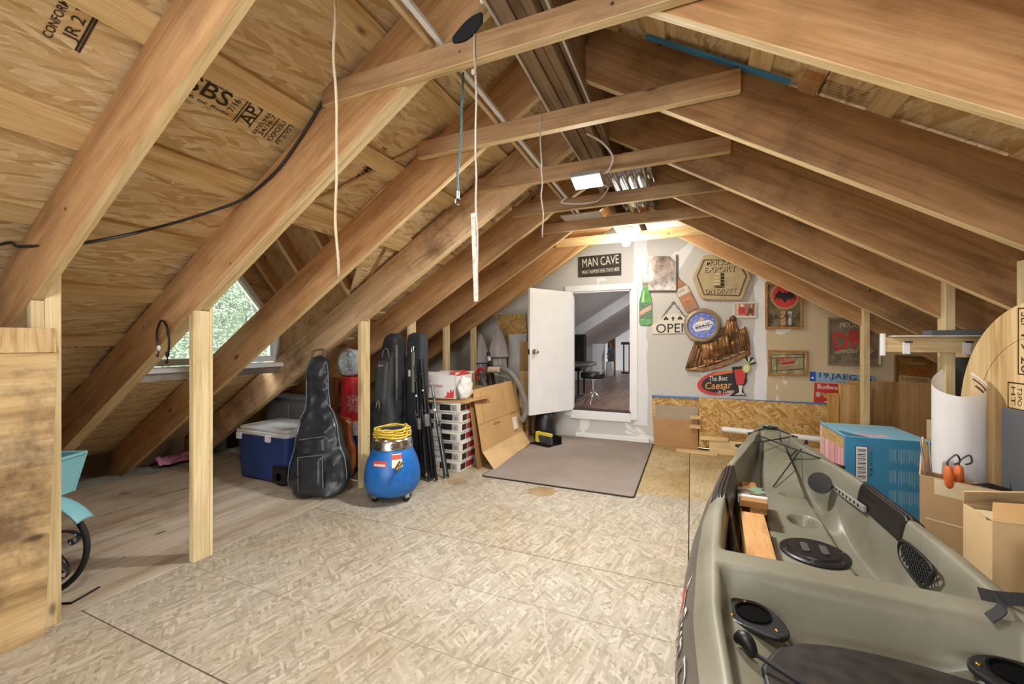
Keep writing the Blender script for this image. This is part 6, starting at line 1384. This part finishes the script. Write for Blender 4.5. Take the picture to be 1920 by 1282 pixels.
# black bungee looped over a nail on the double rafter
b0 = atY(305, 640, 1.33); bg = thing('bungee_cord', 'black bungee cord looped on a nail of the double rafter', 'bungee cord', b0)
L_ = [atY(a, b, 1.33)-b0 for a, b in ((296, 650), (294, 625), (299, 606), (305, 601), (312, 610), (317, 635), (316, 660))]
MB().tube(spline(L_, 6), .0055, 8).build('cord', BLACK, bg, smooth=True)
for (px, py, s_) in ((297, 652, 1), (314, 664, -1)):
    q = atY(px, py, 1.33)-b0; MB().lathe([(.006, -.016), (.010, 0), (.006, .014)], 12, Matrix.Translation(q)).build('hook_cap', plain('cap_white', '#d8d4cc', .5) if s_ > 0 else BLACK, bg, smooth=True); MB().tube(spline([q+Vector((0, 0, -.01)), q+Vector((0, 0, -.04)), q+Vector((-.012*1, 0, -.05)), q+Vector((-.018, 0, -.035))], 5), .003, 8).build('hook', BLACKM, bg, smooth=True)
MB().cyl(atY(300, 598, 1.35)-b0, atY(291, 596, 1.31)-b0, .0025, 8).build('nail', STEEL, bg)
# black cable along the left slope
wpts = [(-2.9, .30, zb(-2.9)+.2), tuple(atY(-20, 463, .70)), tuple(atY(40, 462, .75)), tuple(atY(160, 455, .82)), tuple(atY(300, 425, 1.08)), tuple(atY(400, 395, 1.24)), tuple(atY(460, 370, 1.338)), tuple(atY(520, 318, 1.34)), tuple(atY(570, 248, 1.34)), tuple(atY(605, 190, 1.34)), tuple(atY(625, 160, 1.335))]
cb = MB().tube(spline(wpts, 8), .0065, 8).build('black_cable', plain('cable_black', '#2c2c2e', .45), smooth=True); tag(cb, 'black cable strung along the sloping rafters on the dormer side', 'cable')
# strips lying on the collar ties
for (x, m, w_, lab) in ((-.885, WHITE, .022, 'long white painted strip lying across the collar ties'), (-.925, PINE_PALE, .02, 'long bare wood strip lying beside the white strip on the collar ties')):
    o = MB().box((0, 0, 0), (2.55, w_, .018)).build('wood_strip', m, M=Matrix.Translation((x, 2.28, CB+.092+.0095)) @ Matrix.Rotation(PI/2+.012, 4, 'Z') @ Matrix.Rotation(.004, 4, 'Y'), bevel=.002); tag(o, lab, 'wood strip')
# LED work light
wl_ = thing('work_light', 'bright square LED work light under the third collar tie', 'work light', (-.575, 2.49, 2.15), (math.radians(-14), 0, 0))
MB().bb(-.09, .09, -.065, .065, -.012, .02).build('housing', plain('lamp_grey', '#b9b9b6', .4, .5), wl_, bevel=.004); MB().bb(-.083, .083, -.058, .058, -.0155, -.0122).build('led_panel', emit('led_glow', (1, .97, .92, 1), 26), wl_)
MB().cyl((0, 0, .02), (0, .03, .05), .02, 14).build('swivel_mount', BLACK, wl_)
w2_ = wl_.copy(); COL.objects.link(w2_); w2_.location = (-.45, .25, 2.31); w2_.rotation_euler = (0, 0, 0); w2_['label'] = 'added unseen LED work light under the ridge above the kayak end'
for ch in list(wl_.children): clone(ch, w2_)  # unseen fixture copied to go with the added near light
CABW = plain('cable_white', '#d9d5cc', .5)
def cable(label, P, r, mat=CABW, cat='cable', name='electric_cable'):
    return tag(MB().tube(spline(P, 8), r, 8).build(name, mat, smooth=True), label, cat)
cable('white cable looping from the collar tie to the work light', [tuple(atY(1100, 250, 2.2)), tuple(atY(1130, 268, 2.3)), tuple(atY(1149, 295, 2.42)), tuple(atY(1140, 320, 2.49)), (-.50, 2.53, 2.20)], .006)
cable('white cable tail curling behind the work light', [tuple(atY(1060, 372, 3.0)), tuple(atY(1053, 380, 3.0)), tuple(atY(1085, 382, 3.02)), tuple(atY(1115, 378, 3.05)), tuple(atY(1128, 370, 3.1)), tuple(atY(1140, 352, 3.0)), tuple(atY(1125, 342, 2.7))], .006)
cable('white cable clipped along the ridge boards', [(-.66, -.5, 2.365), (-.665, .8, 2.36), (-.664, 1.5, 2.365), (-.672, 2.1, 2.36), (-.668, 2.9, 2.37)], .006)
cable('second white cable clipped along the ridge by the work light', [(-.478, -.5, 2.40), (-.476, 1.2, 2.398), (-.478, 1.8, 2.40), (-.474, 2.3, 2.395)], .006)
cable('twisted white cable dangling at the near ridge end', [(-.80, .6, 2.50), (-.75, .95, 2.50), (-.71, 1.12, 2.46), (-.68, 1.25, 2.40), (-.672, 1.30, 2.36)], .007)
# bare bulb
lb = thing('light_bulb', 'glowing bare bulb in a white lampholder near the end wall', 'light bulb', (-.585, 4.2, 2.30))
MB().lathe([(.062, 0), (.06, -.02), (.03, -.035), (.024, -.05), (.001, -.05)], 28).build('lampholder', WHITE, lb, smooth=True, sharp=40)
MB().lathe([(.016, -.05), (.020, -.07), (.042, -.11), (.046, -.145), (.034, -.18), (.001, -.19)], 24).build('glass_bulb', emit('bulb_glow', (1, .88, .68, 1), 30), lb, smooth=True)
lb2 = thing('light_bulb', 'added unseen pendant bulb glowing on a cord behind the near end of the kayak', 'light bulb', (-.3, -.85, 1.98))
for ch in list(lb.children): clone(ch, lb2)  # unseen pendant fixture made up for the added light behind the camera
MB().cyl((0, 0, 0), (0, 0, .62), .004, 8).build('cord', CABW, lb2)
bbx = flat('lamp_board', 'pale board across the collar ties carrying the bare bulb', 'board', -.70, -.46, 3.77, 4.42, CB+.0925, CB+.112, PINE_PALE)
# corrugated metal lying on the ties
cm = MB().grid(lambda u, v: Vector((lerp(-.52, -.24, u), lerp(2.62, 3.75, v), .02*math.sin(u*PI*9)+.022)), 90, 4).build('corrugated_sheet', plain('corrugated_zinc', '#c6cacc', .22, 1, var=.05), smooth=True, fix=False, M=Matrix.Translation((0, 0, CB+.093))); cm.modifiers.new('s', 'SOLIDIFY').thickness = .001
tag(cm, 'shiny corrugated metal sheet lying on the collar ties behind the work light', 'metal sheet')
flat('drywall_offcut', 'white drywall offcut lying on the collar ties above the bulb', 'board', -1.08, -.73, 3.60, 4.05, CB+.0925, CB+.105, plain('drywall_white', '#dddbd6', .7, var=.02)); flat('drywall_offcut', 'second white drywall offcut on the ties nearest the end wall', 'board', -.40, -.02, 3.80, 4.40, CB+.0925, CB+.105, plain('drywall_white', '#dddbd6', .7, var=.02))
# dark foam strip under the double rafter
fs_ = MB().grid(lambda u, v: atY(lerp(848, 902, u), lerp(78-30*u-18*u*(1-u), 66-38*u-2*u*(1-u)-6*math.sin(PI*u), v) if False else (lerp(77, 40, u)+12*math.sin(PI*u))*(1-v)+(lerp(70, 22, u)-8*math.sin(PI*u))*v, 1.308+.005*math.sin(PI*u)), 20, 8).build('foam_strip', plain('charcoal_foam', '#23262c', .95, bump=1, bscale=80), smooth=True, fix=False); fs_.modifiers.new('s', 'SOLIDIFY').thickness = .012; tag(fs_, 'curved charcoal foam strip stuck at the double rafter near the ridge', 'foam strip')
cable('torn silver tape hanging at the valley of the dormer', [tuple(atY(706, 468, 2.59)), tuple(atY(695, 485, 2.585)), tuple(atY(688, 505, 2.585)), tuple(atY(668, 540, 2.585))], .008, plain('silver_tape', '#b9c0c8', .3, .5), 'tape', 'tape_strip')

# ================================================================ beyond the door and the window
tbm = thing('dark_table', 'dark round-edged table just inside the loft room', 'table', (-1.84, 6.05, ZF)); DT = plain('table_espresso', '#2c2521', .35)
MB().prism(rrect(-.62, .52, -.45, .45, .18, 8), .05, z0=.515).build('table_top', plain('table_edge', '#3d3a31', .35), tbm, bevel=.012); MB().cyl((0, 0, 0), (0, 0, .514), .10, 20).build('pedestal', DT, tbm); MB().bb(-.35, .35, -.3, .3, 0, .05).build('foot', DT, tbm, bevel=.01)
oc = thing('office_chair', 'black high-backed chair standing behind the dark loft table', 'chair', (-1.86, 6.95, ZF)); MB().bb(-.25, .23, .0, .07, .50, 1.00).build('backrest', SBLK, oc, bevel=.03); MB().bb(-.25, .25, -.45, .0, .40, .49).build('seat', SBLK, oc, bevel=.03)
for (x, y) in ((-.2, -.4), (.2, -.4), (-.2, .0), (.2, .0)): MB().cyl((x, y, 0), (x, y, .40), .016, 10).build('leg', BLACKM, oc)
sx0 = atZ(1107, 764, ZF); so_ = thing('round_stool', 'round black padded stool on a chrome tripod inside the loft door', 'stool', (sx0.x, sx0.y+.16, ZF)); sz = .40
MB().lathe([(.001, sz-.02), (.155, sz-.02), (.165, sz+.0), (.165, sz+.04), (.15, sz+.06), (.001, sz+.062)], 36).build('seat', plain('stool_vinyl', '#17171a', .3), so_, smooth=True, sharp=50); MB().cyl((0, 0, .10), (0, 0, sz-.021), .016, 14).build('column', CHROME, so_, smooth=True, sharp=40)
for k in range(3): a = k*2*PI/3+.5; MB().cyl((0, 0, .22), (.17*math.cos(a), .17*math.sin(a), .008), .009, 10).build('leg', CHROME, so_, smooth=True)
pp = atZ(1144, 703, ZF); pl_ = thing('potted_plant', 'tall white vase of pale silvery branches by the loft railing', 'plant', (pp.x*.975, pp.y*.97, ZF))
MB().lathe([(.08, 0), (.095, .02), (.10, .2), (.095, .36), (.085, .37), (.08, .34)], 28).build('vase', WHITE, pl_, smooth=True, sharp=45)
LEAF = plain('silver_leaf', '#8fa3ae', .7); random.seed(3)
for k in range(16):
    a = random.uniform(0, 2*PI); sp_ = random.uniform(.03, .13); h_ = random.uniform(.25, .52); P = spline([(0, 0, .3), (sp_*.4*math.cos(a), sp_*.4*math.sin(a), .3+h_*.4), (sp_*math.cos(a), sp_*math.sin(a), .3+h_)], 5)
    br_ = MB().tube(P, .006, 5).build('branch', LEAF, pl_)
    lm = MB()
    for q in P[3:]:
        for j in range(3): d = Vector((random.uniform(-1, 1), random.uniform(-1, 1), random.uniform(-.2, 1))).normalized()*.07; n_ = d.cross(Vector((0, 0, 1))).normalized()*.022; lm.add([q, q+d*.5+n_, q+d, q+d*.5-n_], [(0, 1, 2, 3)])
    o = lm.build('leaves', LEAF, br_, fix=False); o['kind'] = 'stuff'
ra, rb = atZ(1157, 702, ZF), atZ(1215, 702, ZF); ra.y = rb.y = 11.0
rl = thing('stair_railing', 'dark wooden stair railing at the far end of the loft room', 'railing', (ra.x+.1, 11.35, ZF)); RW = plain('railing_espresso', '#3a2a22', .4); rw = 1.2
MB().bb(0, rw, -.03, .03, .80, .87).build('handrail', RW, rl, bevel=.008); MB().bb(0, rw, -.02, .02, .02, .07).build('bottom_rail', RW, rl, bevel=.004)
for k in range(9): MB().bb(.05+.145*k, .085+.145*k, -.016, .016, .07, .80).build('baluster', RW, rl)
# cedar hedge outside the dormer window
random.seed(11); hg = MB()
for i in range(42000):
    y = random.uniform(1.2, 7.0); z = random.uniform(-.6, 4.4); x = -7.0+.45*noise.noise(Vector((y*1.1, z*1.1, 0)))+random.uniform(-.25, .1)
    c = Vector((x, y, z)); d = Vector((random.uniform(-.3, 1), random.uniform(-1, 1), random.uniform(-1, .8))).normalized()*random.uniform(.03, .07); n_ = d.cross(Vector((1, .3, .2))).normalized()*.010
    hg.add([c, c+d*.5+n_, c+d, c+d*.5-n_], [(0, 1, 2, 3)])
hd = thing('cedar_hedge', 'green cedar hedge seen through the dormer window', 'hedge', (-7.2, 2.5, -1.6)); 
t = NT('cedar_leaf'); tcx = t.coord(); nn = t.n('ShaderNodeTexNoise', i_Scale=5.0, i_Detail=3.0); t.l(tcx, 0, nn, 'Vector'); r_ = t.ramp([(.3, '#5e6f58'), (.55, '#8b9a80'), (.75, '#b5c0a8')], nn, 0); t.col(r_, 0); t.rough(.8)
ho = hg.build('foliage', t.m, hd, fix=False, M=Matrix.Translation((7.2, -2.5, 1.6))); ho['kind'] = 'stuff'
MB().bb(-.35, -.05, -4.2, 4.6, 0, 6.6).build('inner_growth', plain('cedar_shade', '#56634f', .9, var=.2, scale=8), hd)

# ================================================================ look-alikes share a group
GROUPS = {'wooden_plank': 'planks piled inside the kayak', 'hanging_rope': 'ropes hanging from the roof timbers', 'guitar_bag': 'guitar bags by the knee wall', 'instrument_case': 'soft instrument cases by the knee wall', 'folded_stand': 'folded stands by the flooring cartons', 'cardboard_sheet': 'flat cardboard on the flooring cartons',
          'electric_cable': 'white cables under the ridge', 'bottle_sign': 'bottle shaped signs on the end wall', 'patio_umbrella': 'folded umbrellas at the end wall', 'vacuum_wand': 'vacuum wands at the end wall', 'drywall_offcut': 'drywall pieces on the collar ties', 'timber_batten': 'timbers on the floor by the end wall',
          'wood_cleat': 'cleats at the hardboard', 'hand_tool': 'tools in the open box', 'bungee_cord': 'bungee cords on the rafters', 'work_light': 'LED work lights', 'light_bulb': 'bare bulbs', 'bin_bag': 'black plastic bags', 'grey_panel': 'dark grey panels at the right studs', 'plank': 'planks by the plywood sheet', 'wood_strip': 'strips on the collar ties'}
for o in bpy.data.objects:
    if o.parent is None and 'label' in o and o.name.split('.')[0] in GROUPS: o['group'] = GROUPS[o.name.split('.')[0]]
